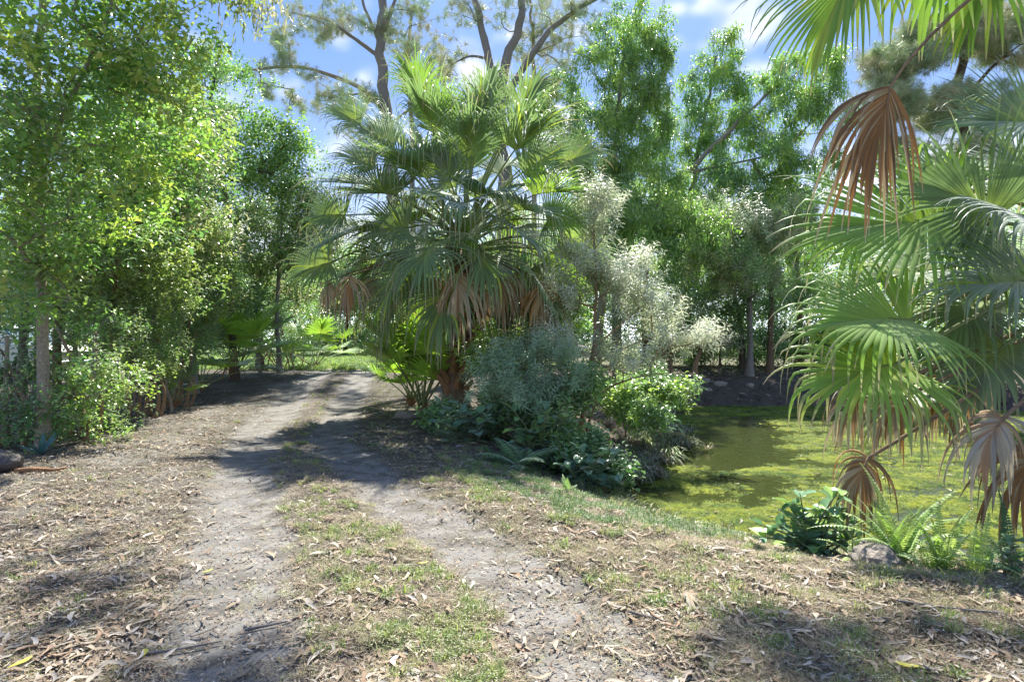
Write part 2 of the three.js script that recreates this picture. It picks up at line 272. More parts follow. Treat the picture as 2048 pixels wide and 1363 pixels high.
// ------------------------------------------------------------------ trees and shrubs
// stems: [{pts:[Vector3], r0, r1}], blobs: [[center, rx, ry, rz, tips]]
function makeTree(o) {
  const grow = o.airy ?? 1; if (o.airy) o.blobs = o.blobs.map(([c, rx, ry, rz, n]) => [c, rx * 1.3, ry * 1.3, rz * 1.3, Math.round(n * grow)]);
  const r = rngOf(o.seed), base = o.stems[0].pts[0].clone(), root = thing(o.name, o.label, o.category ?? 'tree', o.group, base);
  const local = (p) => p.clone().sub(base), nodes = [];
  o.stems.forEach((st, si) => {
    const pts = smooth(st.pts.map(local), 6).map((p, i, a) => { const k = i / (a.length - 1); return p.add(V(n3(p.y * .9, si * 3 + o.seed, 1) * st.r0 * .6 * k, 0, n3(p.y * .9, si * 3 + o.seed, 7) * st.r0 * .6 * k)); });
    const rr = taper(pts.length, st.r0, st.r1, 0.8); if (!st.limb) { rr[0] *= 1.5; rr[1] *= 1.15; }
    part(st.limb ? 'limb' : si ? 'stem' : 'trunk', tube(pts, rr, st.r0 > .08 ? 10 : 6, 0.16).geo(), st.bark ?? o.bark, root);
    pts.forEach((p, i) => { if (i > pts.length * (st.limb ? 0.3 : o.clear ?? 0.35)) nodes.push({ p, r: rr[i], up: null }); });
  });
  const tips = [];
  for (const [c, rx, ry, rz, n] of o.blobs) { const lc = local(c); for (let i = 0; i < n; i++) { let v; do v = V(r() * 2 - 1, r() * 2 - 1, r() * 2 - 1); while (v.lengthSq() > 1); v.multiplyScalar(Math.pow(v.length() + 1e-3, -0.35)); tips.push(V(lc.x + v.x * rx, lc.y + v.y * ry, lc.z + v.z * rz)); } }
  const trunkNodes = nodes.slice();
  const key = (t) => Math.min(...trunkNodes.map((n) => n.p.distanceToSquared(t)));
  tips.sort((a, b) => key(a) - key(b));
  const paths = [];
  for (const t of tips) {
    let best = null, bc = 1e9;
    for (const n of nodes) { const c = n.p.distanceTo(t) + 0.9 * Math.max(0, n.p.y - t.y + 0.15) * (o.weep ?? 1); if (c < bc) { bc = c; best = n; } }
    const dist = best.p.distanceTo(t), k = Math.max(2, Math.ceil(dist / 0.45)), path = [best]; let prev = best;
    for (let i = 1; i <= k; i++) {
      const f = i / k, p = best.p.clone().lerp(t, f), w = Math.sin(f * Math.PI) * dist * 0.14, j = (o.crook ?? 1) * 0.09 * Math.sin(f * Math.PI);
      p.y += w * (o.arch ?? 0.6); p.x += gauss(r) * j * dist; p.z += gauss(r) * j * dist; p.y += gauss(r) * j * dist * .7;
      const nd = { p, r: 0.006, up: prev }; nodes.push(nd); path.push(nd); prev = nd;
    }
    paths.push(path);
  }
  for (const path of paths) { for (let n = path[path.length - 1], a = 0; n && n.up; n = n.up) n.load = (n.load ?? 0) + 1; }
  const twig = new Buf();
  for (const path of paths) {
    const radii = path.map((n, i) => (o.twig ?? 0.006) * Math.pow(n.load ?? (path[1].load ?? 1), 0.55)); radii[0] = Math.min(radii[1] * 1.1, path[0].r > .006 ? path[0].r * .85 : 9);
    const pts = path.map((n) => n.p);
    if (radii[0] > (o.limbAt ?? 0.03)) part('branch', tube(pts, radii, 6, 0.1).geo(), o.twigBark ?? o.bark, root); else tube(pts, radii, 4, 0, twig);
  }
  if (twig.p.length) part('twigs', twig.geo(), o.twigBark ?? o.bark, root, 'stuff');
  for (const L of Array.isArray(o.leaf) ? o.leaf : [o.leaf]) {
    const geos = sprays[L.kind], lists = geos.map(() => []);
    paths.forEach((path, pi) => {
      const pal = L.pal, tone = tint(r, pal), n = Math.round(L.per * (0.6 + 0.8 * r()));
      for (let i = 0; i < n; i++) {
        const nd = path[Math.min(path.length - 1, Math.floor(path.length * (0.45 + 0.6 * Math.sqrt(r()))))], sp = L.spread, p = nd.p.clone().add(V(gauss(r) * sp, gauss(r) * sp * (L.flat ?? .8) - (L.drop ?? 0) * r(), gauss(r) * sp));
        const q = new THREE.Quaternion();
        if (L.kind === 'needles' || L.kind === 'plume') q.setFromUnitVectors(V(0, 1, 0), p.clone().sub(path[Math.max(0, path.length - 3)].p).add(V(gauss(r) * .25, .22 + .1 * r(), gauss(r) * .25)).normalize()).multiply(Q.setFromEuler(E.set(0, r() * 6.28, 0)));
        else if (L.kind === 'hanging' || L.kind === 'strap') q.setFromEuler(E.set(gauss(r) * .3, r() * 6.28, gauss(r) * .3));
        else q.setFromEuler(E.set(gauss(r) * .6, r() * 6.28, gauss(r) * .6, 'YXZ'));
        const c2 = tint(r, pal), k = 0.45; lists[r() < .5 ? 0 : 1].push({ p, q, s: L.size * (0.75 + 0.5 * r()), c: [lerp(tone[0], c2[0], k), lerp(tone[1], c2[1], k), lerp(tone[2], c2[2], k)] });
      }
    });
    lists.forEach((l, i) => l.length && copies(L.name ?? 'crown', root, geos[i], L.mat, l));
  }
  root.userData.paths = undefined; delete root.userData.paths;
  return { root, paths, base };
}
const ground = (px, d) => { const x = (px - 1024) / F * d; return V(x, height(x, d) - 0.03, -d); };
const stem = (pts, r0, r1, extra) => ({ pts, r0, r1, ...extra });

const hang = (per, pal, size = 1.25, spread = .45) => [{ kind: 'hanging', per: per * .6, spread, size, drop: .2, pal, mat: leafSoft }, { kind: 'broad', name: 'foliage', per: per * .75, spread: spread * 1.1, size: size * .95, pal, mat: leafGloss }];
// near broadleaf tree by the left edge of the track
const LEFT_GROUP = 'broadleaf trees of the roadside thicket';
const t1 = makeTree({ seed: 101, name: 'broadleaf_tree', label: 'tall broadleaf tree with slender pale trunk standing nearest the track, top left', group: LEFT_GROUP, bark: M.barkPale, limbAt: .02,
  stems: [stem([ground(88, 8.6), at(84, 640, 8.6), at(76, 380, 8.5), at(72, 140, 8.4), at(90, -60, 8.3)], 0.088, 0.04), stem([at(78, 330, 8.5), at(140, 200, 8.2), at(215, 30, 8.0), at(240, -60, 8.0)], .045, .02, { limb: true }),
    stem([at(215, -10, 8.2), at(290, 95, 8.6), at(352, 172, 9), at(372, 200, 9.2)], 0.028, 0.008, { limb: true })],
  blobs: [[at(40, 60, 7.4), 1.0, .9, 1, 26], [at(190, 60, 8), 1.1, .7, 1, 26], [at(60, 240, 7.6), .9, .8, .9, 24], [at(210, 190, 8.2), 1.0, .7, .9, 24], [at(20, 430, 7.8), .6, .6, .7, 15], [at(310, 70, 8.6), .55, .5, .6, 12], [at(150, -120, 8), 1.6, .8, 1.4, 8], [at(140, 370, 8.3), .8, .6, .7, 14], [at(-120, 200, 7.6), .9, 1.6, 1, 9], [at(300, 190, 9), .5, .4, .5, 8], [at(110, 500, 8.3), .5, .35, .5, 8], [at(60, 590, 8.4), .45, .4, .4, 7], [at(200, 300, 8.4), .7, .5, .6, 10], [at(260, 400, 9), .6, .5, .6, 9]],
  airy: .72, leaf: { kind: 'broad', per: 10, spread: .36, size: 1.05, pal: [...GREENS.bright, [.5, .55, .12]], mat: leafGloss } });
{ // the largest leaves in view, each a leaf of its own
  const r = rngOf(55), g = [0, 1, 2].map((k) => { const b = new Buf(); leafInto(b, V(0, 0, 0), V(0, 0, 1), V(0, 1, 0), 0.13, 0.055 + k * .008, { curl: .1 + .08 * k }); return b.geo(); });
  const mats = GREENS.bright.map((c) => leafMat({ color: new THREE.Color().setRGB(...c), clearcoat: .8, clearcoatRoughness: .28 }));
  let n = 0; for (const path of t1.paths) { if (n >= 240) break; for (let i = 0; i < 3 && n < 240; i++, n++) { const p = path[path.length - 1 - (i % 2)].p.clone().add(V(gauss(r) * .3, gauss(r) * .25, .25 + r() * .25)); const m = part('leaf', g[n % 3], mats[Math.floor(r() * mats.length)], t1.root); m.position.copy(p); m.rotation.set(gauss(r) * .7, r() * 6.28, gauss(r) * .7, 'YXZ'); } }
}
makeTree({ seed: 102, name: 'broadleaf_tree', label: 'slim leaning broadleaf tree just behind the nearest trunk in the thicket', group: LEFT_GROUP, bark: M.barkBrown,
  stems: [stem([ground(112, 10.5), at(116, 640, 10.6), at(128, 480, 10.6), at(165, 330, 10.8), at(175, 200, 11)], .08, .03), stem([ground(150, 11), at(152, 600, 11), at(170, 470, 11), at(215, 330, 11)], .05, .02)],
  blobs: [[at(130, 330, 11), 1.3, .8, 1, 18], [at(260, 300, 11), 1.1, .8, 1, 18], [at(200, 430, 10.8), 1.0, .7, .8, 16], [at(60, 480, 10.6), .8, .6, .8, 12], [at(240, 180, 11.6), .9, .8, 1, 16], [at(340, 260, 11.6), .7, .6, .8, 12]],
  leaf: { kind: 'broad', per: 8, spread: .5, size: 1.3, pal: GREENS.bright, mat: leafGloss } });
makeTree({ seed: 103, name: 'broadleaf_tree', label: 'multi-stemmed broadleaf tree in the middle of the left thicket', group: LEFT_GROUP, bark: M.barkGrey,
  stems: [stem([ground(262, 13), at(255, 640, 13), at(262, 480, 13), at(300, 330, 13.3), at(310, 200, 13.5)], .09, .03), stem([ground(300, 13.6), at(310, 620, 13.6), at(345, 470, 13.8), at(400, 380, 14)], .06, .02)],
  blobs: [[at(300, 380, 13), 1.3, .9, 1, 22], [at(250, 500, 12.6), 1.2, .7, .9, 18], [at(380, 450, 13.5), 1.1, .8, 1, 20], [at(330, 250, 13.6), 1.1, .9, 1, 18], [at(180, 560, 12.5), .8, .6, .8, 12], [at(400, 330, 14), .9, .8, .9, 14]],
  leaf: { kind: 'broad', per: 9, spread: .52, size: 1.25, pal: [...GREENS.bright, ...GREENS.olive], mat: leafGloss } });
makeTree({ seed: 104, name: 'broadleaf_tree', label: 'open-crowned tree whose thin dark trunk shows against the sky, left of the palm', group: LEFT_GROUP, bark: M.barkDark,
  stems: [stem([ground(470, 18), at(462, 620, 18), at(455, 430, 18), at(430, 310, 18), at(420, 220, 18), at(440, 110, 18)], .12, .035)],
  blobs: [[at(440, 150, 18), 1.2, .7, 1, 16], [at(400, 230, 18), 1.1, .8, 1, 18], [at(490, 250, 18), 1.1, .7, 1, 16], [at(570, 270, 18.5), .9, .5, .8, 11], [at(450, 340, 18), 1.4, .7, 1.1, 18], [at(560, 350, 18.6), 1.1, .6, 1, 14], [at(610, 320, 19), .6, .4, .6, 7]],
  leaf: { kind: 'broad', per: 12, spread: .5, size: 1.2, pal: [...GREENS.gum, ...GREENS.bright], mat: leafGloss } });
makeTree({ seed: 105, name: 'broadleaf_tree', label: 'spreading dark-branched tree overhanging the bend of the track', group: LEFT_GROUP, bark: M.barkDark, crook: 1.8, limbAt: .024,
  stems: [stem([ground(520, 22), at(516, 640, 22), at(500, 540, 21.6), at(470, 450, 21)], .14, .05), stem([at(508, 560, 21.6), at(560, 480, 21.4), at(620, 440, 21)], .07, .02, { limb: true })],
  blobs: [[at(500, 440, 20.5), 1.5, .8, 1.2, 22], [at(590, 420, 21), 1.4, .8, 1.2, 20], [at(560, 520, 20.6), 1.5, .7, 1.2, 20], [at(450, 530, 20), 1.2, .7, 1, 16], [at(630, 500, 21), 1.0, .7, 1, 14], [at(530, 590, 21), 1.3, .5, 1, 14], [at(620, 580, 21.5), 1.0, .6, 1, 12]],
  leaf: { kind: 'broad', per: 9, spread: .55, size: 1.3, pal: [...GREENS.olive, ...GREENS.bright], mat: leafSoft } });
for (const [i, px, d, top, label] of [[0, 40, 15, 260, 'leafy tree behind the nearest trunk at the left border'], [1, 200, 17, 200, 'leafy tree at the back of the thicket, second from the left border'], [2, 330, 19, 330, 'leafy tree at the back of the thicket behind the multi-stemmed one'], [3, 555, 31, 380, 'leafy tree far back between open-crowned tree and palm'], [4, -150, 13, 200, 'leafy tree just outside the left border']])
  makeTree({ seed: 120 + i, name: 'broadleaf_tree', label, group: LEFT_GROUP, bark: M.barkGrey, stems: [stem([ground(px, d), at(px + 8, 600, d), at(px, 470, d), at(px + 15, top + 60, d)], .12, .04), stem([ground(px + 30, d + .5), at(px + 40, 560, d + .5), at(px + 60, 420, d + .5)], .07, .03)],
    blobs: [[at(px, top + 40, d), 1.5, .9, 1.1, 11], [at(px - 40, top + 160, d), 1.5, .9, 1.2, 12], [at(px + 70, top + 150, d), 1.6, .9, 1.2, 12], [at(px + 10, 480, d), 1.8, 1, 1.2, 20], [at(px - 30, 580, d), 1.5, .8, 1.1, 18], [at(px + 60, 600, d), 1.5, .7, 1.1, 18]],
    leaf: { kind: 'broad', per: 7, spread: .62, size: 1.4, pal: [...GREENS.bright, ...GREENS.gum], mat: leafGloss } });
for (const [i, label, px, d, bl] of [[0, 'fine-leaved tree closing the gap right of the open-crowned tree', 560, 20, [[540, 350, 20], [600, 400, 20.4], [520, 430, 19.6], [590, 480, 20], [640, 430, 21], [540, 520, 19.4], [630, 520, 20.6]]], [1, 'fine-leaved tree left of the open-crowned tree', 390, 16, [[380, 250, 16.4], [350, 330, 16], [430, 400, 16], [370, 430, 15.6], [310, 420, 15.4], [420, 500, 15.6], [340, 520, 15]]]])
  makeTree({ seed: 160 + i, name: 'broadleaf_tree', label, group: LEFT_GROUP, bark: M.barkGrey, crook: 1.6, stems: [stem([ground(px, d), at(px - 6, 640, d), at(px, 500, d), at(px + 6, 380, d)], .09, .03), stem([ground(px - 40, d), at(px - 48, 620, d), at(px - 30, 480, d)], .05, .02)], blobs: bl.map(([x, y, dd]) => [at(x, y, dd), 1.15, .75, 1, 17]),
    leaf: { kind: 'broad', per: 12, spread: .4, size: 1.0, pal: [...GREENS.gum, ...GREENS.bright, ...GREENS.olive], mat: leafGloss } });
makeTree({ seed: 130, name: 'gum_tree', label: 'tall tree outside the view whose hanging twigs show at the top left', group: 'gum trees over the track', bark: M.barkPale, crook: 1.4,
  stems: [stem([V(-7.2, -.05, -4.6), V(-7.0, 3.5, -5), V(-6.0, 7, -6.4), V(-4.4, 9.4, -8.2), V(-2.4, 10.8, -9.6)], .2, .06), stem([V(-6.4, 6, -6), V(-5, 8.2, -9), V(-4.6, 9.4, -11.5)], .08, .03, { limb: true })],
  blobs: [[V(-4.8, 8.6, -9.6), 1.5, .7, 1.6, 18], [V(-3, 10, -10.2), 1.6, .8, 1.8, 20], [V(-1.2, 10.8, -10), 1.4, .7, 1.6, 14], [V(-5.4, 7.6, -7.4), 1.2, .6, 1.2, 10], [V(-4.4, 7.4, -10.2), .7, .5, .7, 8], [V(.4, 11, -9.4), 1.2, .6, 1.4, 9]],
  leaf: hang(9, GREENS.olive, 1.1, .4) });
// lower shrubs along the edge of the track
const shrubs = [
  ['leafy shrub filling the lower left edge beside the pale trunk', 30, 8.9, [[20, 790, 8.7, .5, .45, 12], [60, 850, 8.5, .4, .3, 8], [0, 700, 9, .5, .5, 10]], 'deep'],
  ['pale-glinting shrub behind the slender pale trunk', 150, 9.3, [[190, 760, 8.6, .4, .3, 12], [140, 700, 9.2, .6, .5, 12], [170, 830, 9.2, .5, .3, 10], [100, 640, 10, .5, .4, 10], [190, 640, 10.2, .5, .4, 10]], 'olive'],
  ['yellow-green shrub low at the thicket edge', 205, 10.6, [[200, 850, 10.1, .45, .28, 9], [215, 760, 10.5, .6, .4, 12], [255, 690, 11, .6, .4, 12]], 'bright'],
  ['broad shrub with bare stems in the middle of the thicket edge', 285, 12, [[290, 690, 11.7, .8, .4, 16], [250, 620, 12, .7, .5, 14], [320, 640, 12.3, .7, .5, 14], [210, 590, 11.6, .6, .4, 10]], 'olive'],
  ['twiggy shrub between the thicket and the fan palm', 345, 14, [[350, 690, 13.8, .7, .5, 12], [340, 590, 14, .9, .5, 14], [400, 560, 14.4, .8, .5, 12], [390, 660, 14.4, .6, .5, 10]], 'deep'],
  ['dark rounded shrub at the far bend of the track', 590, 23, [[585, 690, 22.6, .8, .7, 16], [560, 630, 23, .9, .7, 14], [620, 640, 23.2, .8, .6, 12], [590, 730, 22.6, .7, .4, 8]], 'deep'],
  ['shaded shrub under the overhanging tree', 540, 22, [[540, 690, 21.8, .9, .6, 14], [560, 620, 22, .9, .6, 14], [470, 600, 21.6, 1.0, .6, 12]], 'deep'],
];
shrubs.forEach(([label, px, d, bl, pal], i) => makeTree({ seed: 140 + i, name: 'shrub', category: 'shrub', label, group: 'shrubs at the edge of the track', bark: M.barkTan, twigBark: M.barkGrey, clear: .4, limbAt: .02, twig: .005,
  stems: [0, 1, 2, 3, 4].map((k) => { const x = px + (k - 2) * 17 + ((k * 37 + i * 13) % 11), dd = d + ((k * 7 + i * 5) % 5 - 2) * .14, b0 = bl[k % bl.length]; return stem([ground(x, dd), ground(x + 4, dd).setY(.45).add(V(.03 * (k - 2), 0, 0)), at(lerp(x, b0[0], .6), lerp(760, b0[1], .6), dd), at(b0[0], b0[1], b0[2])], .045 - .005 * (k % 3), .012); }),
  blobs: bl.map(([x, y, dd, rx, ry, n]) => [at(x, y, dd), rx * 1.25, ry * 1.25, rx * 1.2, n]),
  leaf: { kind: i % 3 === 2 ? 'round' : 'broad', per: 9, spread: .3, size: .74, pal: pal === 'olive' ? [...GREENS.bright, ...GREENS.olive.slice(0, 2)] : GREENS[pal], mat: leafGloss } }));
makeTree({ seed: 150, name: 'broadleaf_tree', label: 'sunlit yellow-green tree filling the middle of the thicket', group: LEFT_GROUP, bark: M.barkTan, clear: .2, airy: 1.2, stems: [stem([ground(225, 11.6), at(222, 680, 11.6), at(230, 560, 11.6), at(240, 440, 11.6)], .06, .02), stem([ground(360, 15), at(362, 640, 15), at(380, 520, 15)], .06, .02)],
  blobs: [[at(240, 500, 11.4), .8, .5, .6, 14], [at(170, 560, 11), .7, .5, .6, 12], [at(300, 560, 12), .8, .5, .6, 12], [at(380, 520, 14.6), .9, .6, .7, 14], [at(110, 560, 10.4), .5, .4, .5, 8], [at(440, 580, 15.6), .8, .5, .7, 10]], leaf: { kind: 'broad', per: 8, spread: .36, size: 1.05, pal: [[.34, .48, .08], [.26, .4, .07], [.42, .5, .1], [.2, .32, .07]], mat: leafGloss } });
// cut and bare stems standing along the foot of the thicket
{
  const r = rngOf(9), rows = [[143, 10, .75, .055], [168, 10.2, 1.0, .03], [210, 10.8, .7, .045], [236, 11.4, 1.05, .05], [247, 11.8, .8, .03], [270, 12.2, 1.25, .035], [303, 12.4, 1.35, .07], [322, 13, .9, .03], [341, 12.9, .65, .05], [364, 14.2, 1.2, .04], [60, 9, .8, .035], [4, 8.8, 1.3, .06], [118, 9.2, .9, .04]];
  const says = ['short pale bare stem beside the pale trunk', 'thin leaning bare stem second from the pale trunk', 'stubby bare stem at the shady gap in the thicket', 'thick mossy bare stem right of the shady gap', 'thin bare stem close behind the mossy stem', 'tall straight bare stem left of the thickest one', 'thickest tan bare stem of the thicket foot', 'slender bare stem right of the thickest one', 'low grey root-like stem at the track edge', 'tall bare stem nearest the fan palm cluster', 'thin bare stem left of the pale trunk', 'pale bare stem at the left edge of the picture', 'bare stem just right of the pale trunk'];
  rows.forEach(([px, d, h, rr0], i) => { const rr = rr0 * .55; h *= 1.15 + .35 * ((i * 7) % 4) / 4; px += ((i * 29) % 17) - 8; const b = ground(px, d), l = V((r() - .5) * .5, 0, (r() - .5) * .35), pts = smooth([V(0, 0, 0), V(l.x * .2, h * .35, l.z * .2), V(l.x * .9, h * .7, l.z * .8), V(l.x, h, l.z)], 4), ra = taper(pts.length, rr * 1.25, rr * .75); ra[0] = rr * 1.7;
    const t = thing('bare_stem', says[i], 'stem', 'bare stems along the foot of the thicket', b); part('stem', tube(pts, ra, 8, .22).geo(), i % 3 ? M.barkPale : M.barkTan, t);
    const tw = new Buf(); for (let k = 0; k < 6; k++) { const p = pts[3 + Math.floor(r() * (pts.length - 3))], dd = dirOf(r() * 6.28, rad(-30 + r() * 70)), L = .2 + r() * .45; tube([p, p.clone().addScaledVector(dd, L * .5).add(V(0, .04, 0)), p.clone().addScaledVector(dd, L).add(V(0, -.06 * r(), 0))], [.009, .006, .003], 4, 0, tw); } part('twigs', tw.geo(), M.barkGrey, t, 'stuff'); });
}

// trees beyond the pond and behind the palm
const BACK = 'trees beyond the pond';
makeTree({ seed: 201, name: 'gum_tree', label: 'tall bright tree with hanging narrow leaves just right of the palm crown', group: BACK, bark: M.barkGrey,
  stems: [stem([ground(1235, 23), at(1232, 560, 23), at(1228, 380, 23), at(1240, 200, 23), at(1248, 60, 23)], .2, .05)],
  blobs: [[at(1250, 70, 23), 1.3, .9, 1.2, 18], [at(1225, 170, 22.6), 1.6, 1.0, 1.4, 26], [at(1290, 240, 23), 1.0, .9, 1, 16], [at(1210, 290, 22.4), 1.6, .9, 1.3, 24], [at(1270, 370, 22.6), 1.6, .8, 1.3, 22], [at(1110, 200, 23.5), .6, .9, .7, 10], [at(1130, 320, 22.8), 1, .7, 1, 12], [at(1310, 120, 23.5), .5, .7, .6, 8]],
  airy: 1.7, leaf: hang(15, GREENS.gum, 1.3, .27) });
makeTree({ seed: 202, name: 'gum_tree', label: 'airy thin-leaved tree topping out under the small white cloud', group: BACK, bark: M.barkGrey,
  stems: [stem([ground(1380, 28), at(1375, 560, 28), at(1385, 380, 28), at(1410, 230, 28), at(1430, 110, 28)], .2, .04)],
  blobs: [[at(1445, 110, 28), .8, .9, .8, 11], [at(1410, 180, 28), 1.2, .9, 1.1, 15], [at(1470, 200, 28), 1.0, .9, 1, 12], [at(1380, 270, 28), 1.6, .9, 1.3, 20], [at(1460, 310, 28), 1.5, .9, 1.3, 16], [at(1340, 350, 28), 1.4, .9, 1.2, 16]],
  airy: 1.6, leaf: hang(11, [...GREENS.gum, ...GREENS.bright], 1.4, .3) });
makeTree({ seed: 203, name: 'gum_tree', label: 'leaning tree with a long diagonal limb beyond the pond', group: BACK, bark: M.barkPale,
  stems: [stem([ground(1190, 25), at(1215, 560, 25), at(1290, 430, 25), at(1400, 320, 25), at(1480, 240, 25), at(1560, 170, 25)], .2, .05), stem([at(1370, 345, 25), at(1450, 330, 25), at(1560, 300, 25), at(1630, 240, 25)], .07, .02, { limb: true })],
  blobs: [[at(1600, 150, 25), 1.3, .8, 1.1, 18], [at(1560, 230, 25), 1.5, .8, 1.2, 20], [at(1650, 220, 25), 1.0, .8, 1, 12], [at(1520, 320, 24.5), 1.5, .9, 1.2, 20], [at(1600, 330, 24.6), 1.3, .9, 1.2, 16], [at(1440, 400, 24.4), 1.4, .8, 1.2, 18], [at(1370, 420, 24.2), 1.2, .7, 1, 14], [at(1540, 420, 24.4), 1.2, .8, 1, 14], [at(1660, 130, 25.4), .6, .4, .6, 6]],
  airy: 1.6, leaf: hang(13, [...GREENS.gum, ...GREENS.bright], 1.3, .3) });
makeTree({ seed: 204, name: 'gum_tree', label: 'green tree low behind the palm and silvery shrub', group: BACK, bark: M.barkBrown,
  stems: [stem([ground(1290, 21), at(1290, 600, 21), at(1300, 480, 21), at(1320, 400, 21)], .13, .04)],
  blobs: [[at(1300, 430, 20.6), 1.3, .7, 1.1, 18], [at(1220, 440, 20.4), 1.2, .8, 1.1, 16], [at(1390, 470, 20.6), 1.2, .7, 1, 14], [at(1260, 520, 20.4), 1.4, .7, 1.1, 16], [at(1160, 520, 20.6), 1.1, .9, 1, 12]],
  airy: 1.5, leaf: hang(13, [...GREENS.gum, ...GREENS.bright], 1.25, .3) });
makeTree({ seed: 208, name: 'gum_tree', label: 'leafy tree filling the gap under the leaning limb beyond the pond', group: BACK, bark: M.barkBrown, airy: 1.5,
  stems: [stem([ground(1600, 27), at(1598, 600, 27), at(1590, 480, 27), at(1580, 400, 27)], .15, .05)],
  blobs: [[at(1570, 420, 27), 1.5, .9, 1.2, 18], [at(1640, 480, 27), 1.4, .9, 1.2, 16], [at(1500, 480, 27), 1.5, .9, 1.2, 16], [at(1580, 560, 27), 1.8, .8, 1.2, 18], [at(1400, 540, 27), 1.6, .9, 1.2, 16]],
  leaf: hang(11, [...GREENS.gum, ...GREENS.bright], 1.5, .4) });
makeTree({ seed: 205, name: 'willow_like_tree', label: 'silvery fine-leaved tree beyond the far bank of the pond', group: BACK, bark: M.barkGrey,
  stems: [stem([ground(1500, 22), at(1500, 620, 22), at(1490, 540, 22), at(1480, 470, 22)], .12, .04), stem([ground(1540, 22.5), at(1543, 600, 22.5), at(1548, 500, 22.5), at(1560, 420, 22.5)], .12, .05, { bark: M.barkBrown })],
  blobs: [[at(1470, 470, 21.4), 1.3, .7, 1, 20], [at(1540, 480, 21.6), 1.1, .7, 1, 16], [at(1420, 530, 21.2), 1.3, .7, 1, 18], [at(1500, 560, 21.4), 1.3, .6, 1, 14], [at(1600, 450, 22), .9, .7, .9, 12]],
  leaf: [{ kind: 'plume', per: 13, spread: .45, size: 2.1, pal: [GREENS.silver[3], GREENS.silver[1], ...GREENS.olive, ...GREENS.gum], mat: leafSoft }, { kind: 'broad', name: 'foliage', per: 7, spread: .42, size: 1, pal: GREENS.olive, mat: leafSoft }] });
makeTree({ seed: 206, name: 'waterside_tree', label: 'dark-trunked green tree standing on the far bank of the pond', group: BACK, bark: M.barkDark,
  stems: [stem([ground(1486, 23.5), at(1484, 700, 23.5), at(1480, 640, 23.5), at(1470, 580, 23.5)], .15, .06)],
  blobs: [[at(1450, 600, 22.8), 1.2, .6, 1, 18], [at(1510, 620, 23), 1.1, .6, 1, 16], [at(1390, 620, 22.6), 1.1, .6, 1, 16], [at(1460, 670, 22.6), 1.1, .4, .9, 14], [at(1540, 680, 23), .8, .4, .8, 9]],
  leaf: [{ kind: 'broad', per: 16, spread: .38, size: .95, pal: GREENS.deep, mat: leafGloss }] });
makeTree({ seed: 207, name: 'waterside_tree', label: 'low green tree with a reddish leaning trunk on the far bank', group: BACK, bark: M.barkTan,
  stems: [stem([ground(1390, 22), at(1392, 730, 22), at(1402, 700, 22), at(1410, 650, 22)], .11, .05), stem([ground(1345, 21.6), at(1340, 700, 21.6), at(1330, 640, 21.6)], .07, .03)],
  blobs: [[at(1350, 620, 21), 1.1, .6, .9, 16], [at(1290, 640, 20.4), 1.0, .6, .9, 14], [at(1420, 680, 21.6), .9, .35, .8, 12], [at(1330, 690, 20.6), .9, .4, .8, 12], [at(1240, 650, 20), .9, .6, .8, 10]],
  leaf: [{ kind: 'broad', per: 13, spread: .36, size: .85, pal: [...GREENS.olive, ...GREENS.deep], mat: leafGloss }] });
for (const [i, px, d, label] of [[0, 690, 47, 'dark tree behind the sunlit lawn at the end of the track'], [1, 765, 44, 'dark tree half hidden behind the bright young fan palm'], [2, 640, 42, 'dense green tree beyond the bend of the track'], [3, 880, 30, 'green tree seen through the gap under the palm crown'], [4, 1040, 28, 'dense tree directly behind the palm trunk'], [5, 1130, 27, 'dense tree behind the silvery shrub']])
  makeTree({ seed: 220 + i, name: 'backdrop_tree', label, group: 'trees closing the view', bark: M.barkDark, clear: .3, stems: [stem([ground(px, d), at(px + 4, 620, d), at(px, 520, d)], .15, .05)],
    blobs: [[at(px, 520, d), 2.2, 1.2, 1.6, 22], [at(px - 40, 600, d), 1.8, .8, 1.4, 18], [at(px + 45, 600, d), 1.8, .8, 1.4, 18], [at(px, 670, d - .6), 2.2, .7, 1.4, 20]],
    leaf: { kind: 'broad', per: 15, spread: .5, size: 1.5, pal: [...GREENS.deep, ...GREENS.bright], mat: leafSoft } });

for (const [i, px, d, label] of [[0, 1340, 25, 'low shrub at the left end of the far bank'], [1, 1440, 26, 'low shrub behind the dark trunk on the far bank'], [2, 1570, 25, 'low shrub on the far bank beside the fan palm'], [3, 1670, 24, 'low shrub on the far bank hidden behind fan fronds'], [4, 1800, 22, 'shrub across the pond seen between the fan fronds'], [5, 1950, 20, 'shrub across the pond at the right border']])
  makeTree({ seed: 260 + i, name: 'bank_shrub', category: 'shrub', label, group: 'shrubs on the far bank', bark: M.barkDark, clear: .2, stems: [stem([ground(px, d), at(px, 690, d), at(px, 640, d)], .06, .02)], blobs: [[at(px, 660, d), 1.3, .7, 1, 18], [at(px - 40, 705, d), 1.0, .5, .9, 12], [at(px + 40, 700, d), 1.0, .5, .9, 12], [at(px, 590, d), 1.2, .8, 1, 12]],
    leaf: { kind: 'broad', per: 12, spread: .4, size: 1.2, pal: [...GREENS.deep, ...GREENS.bright], mat: leafGloss } });
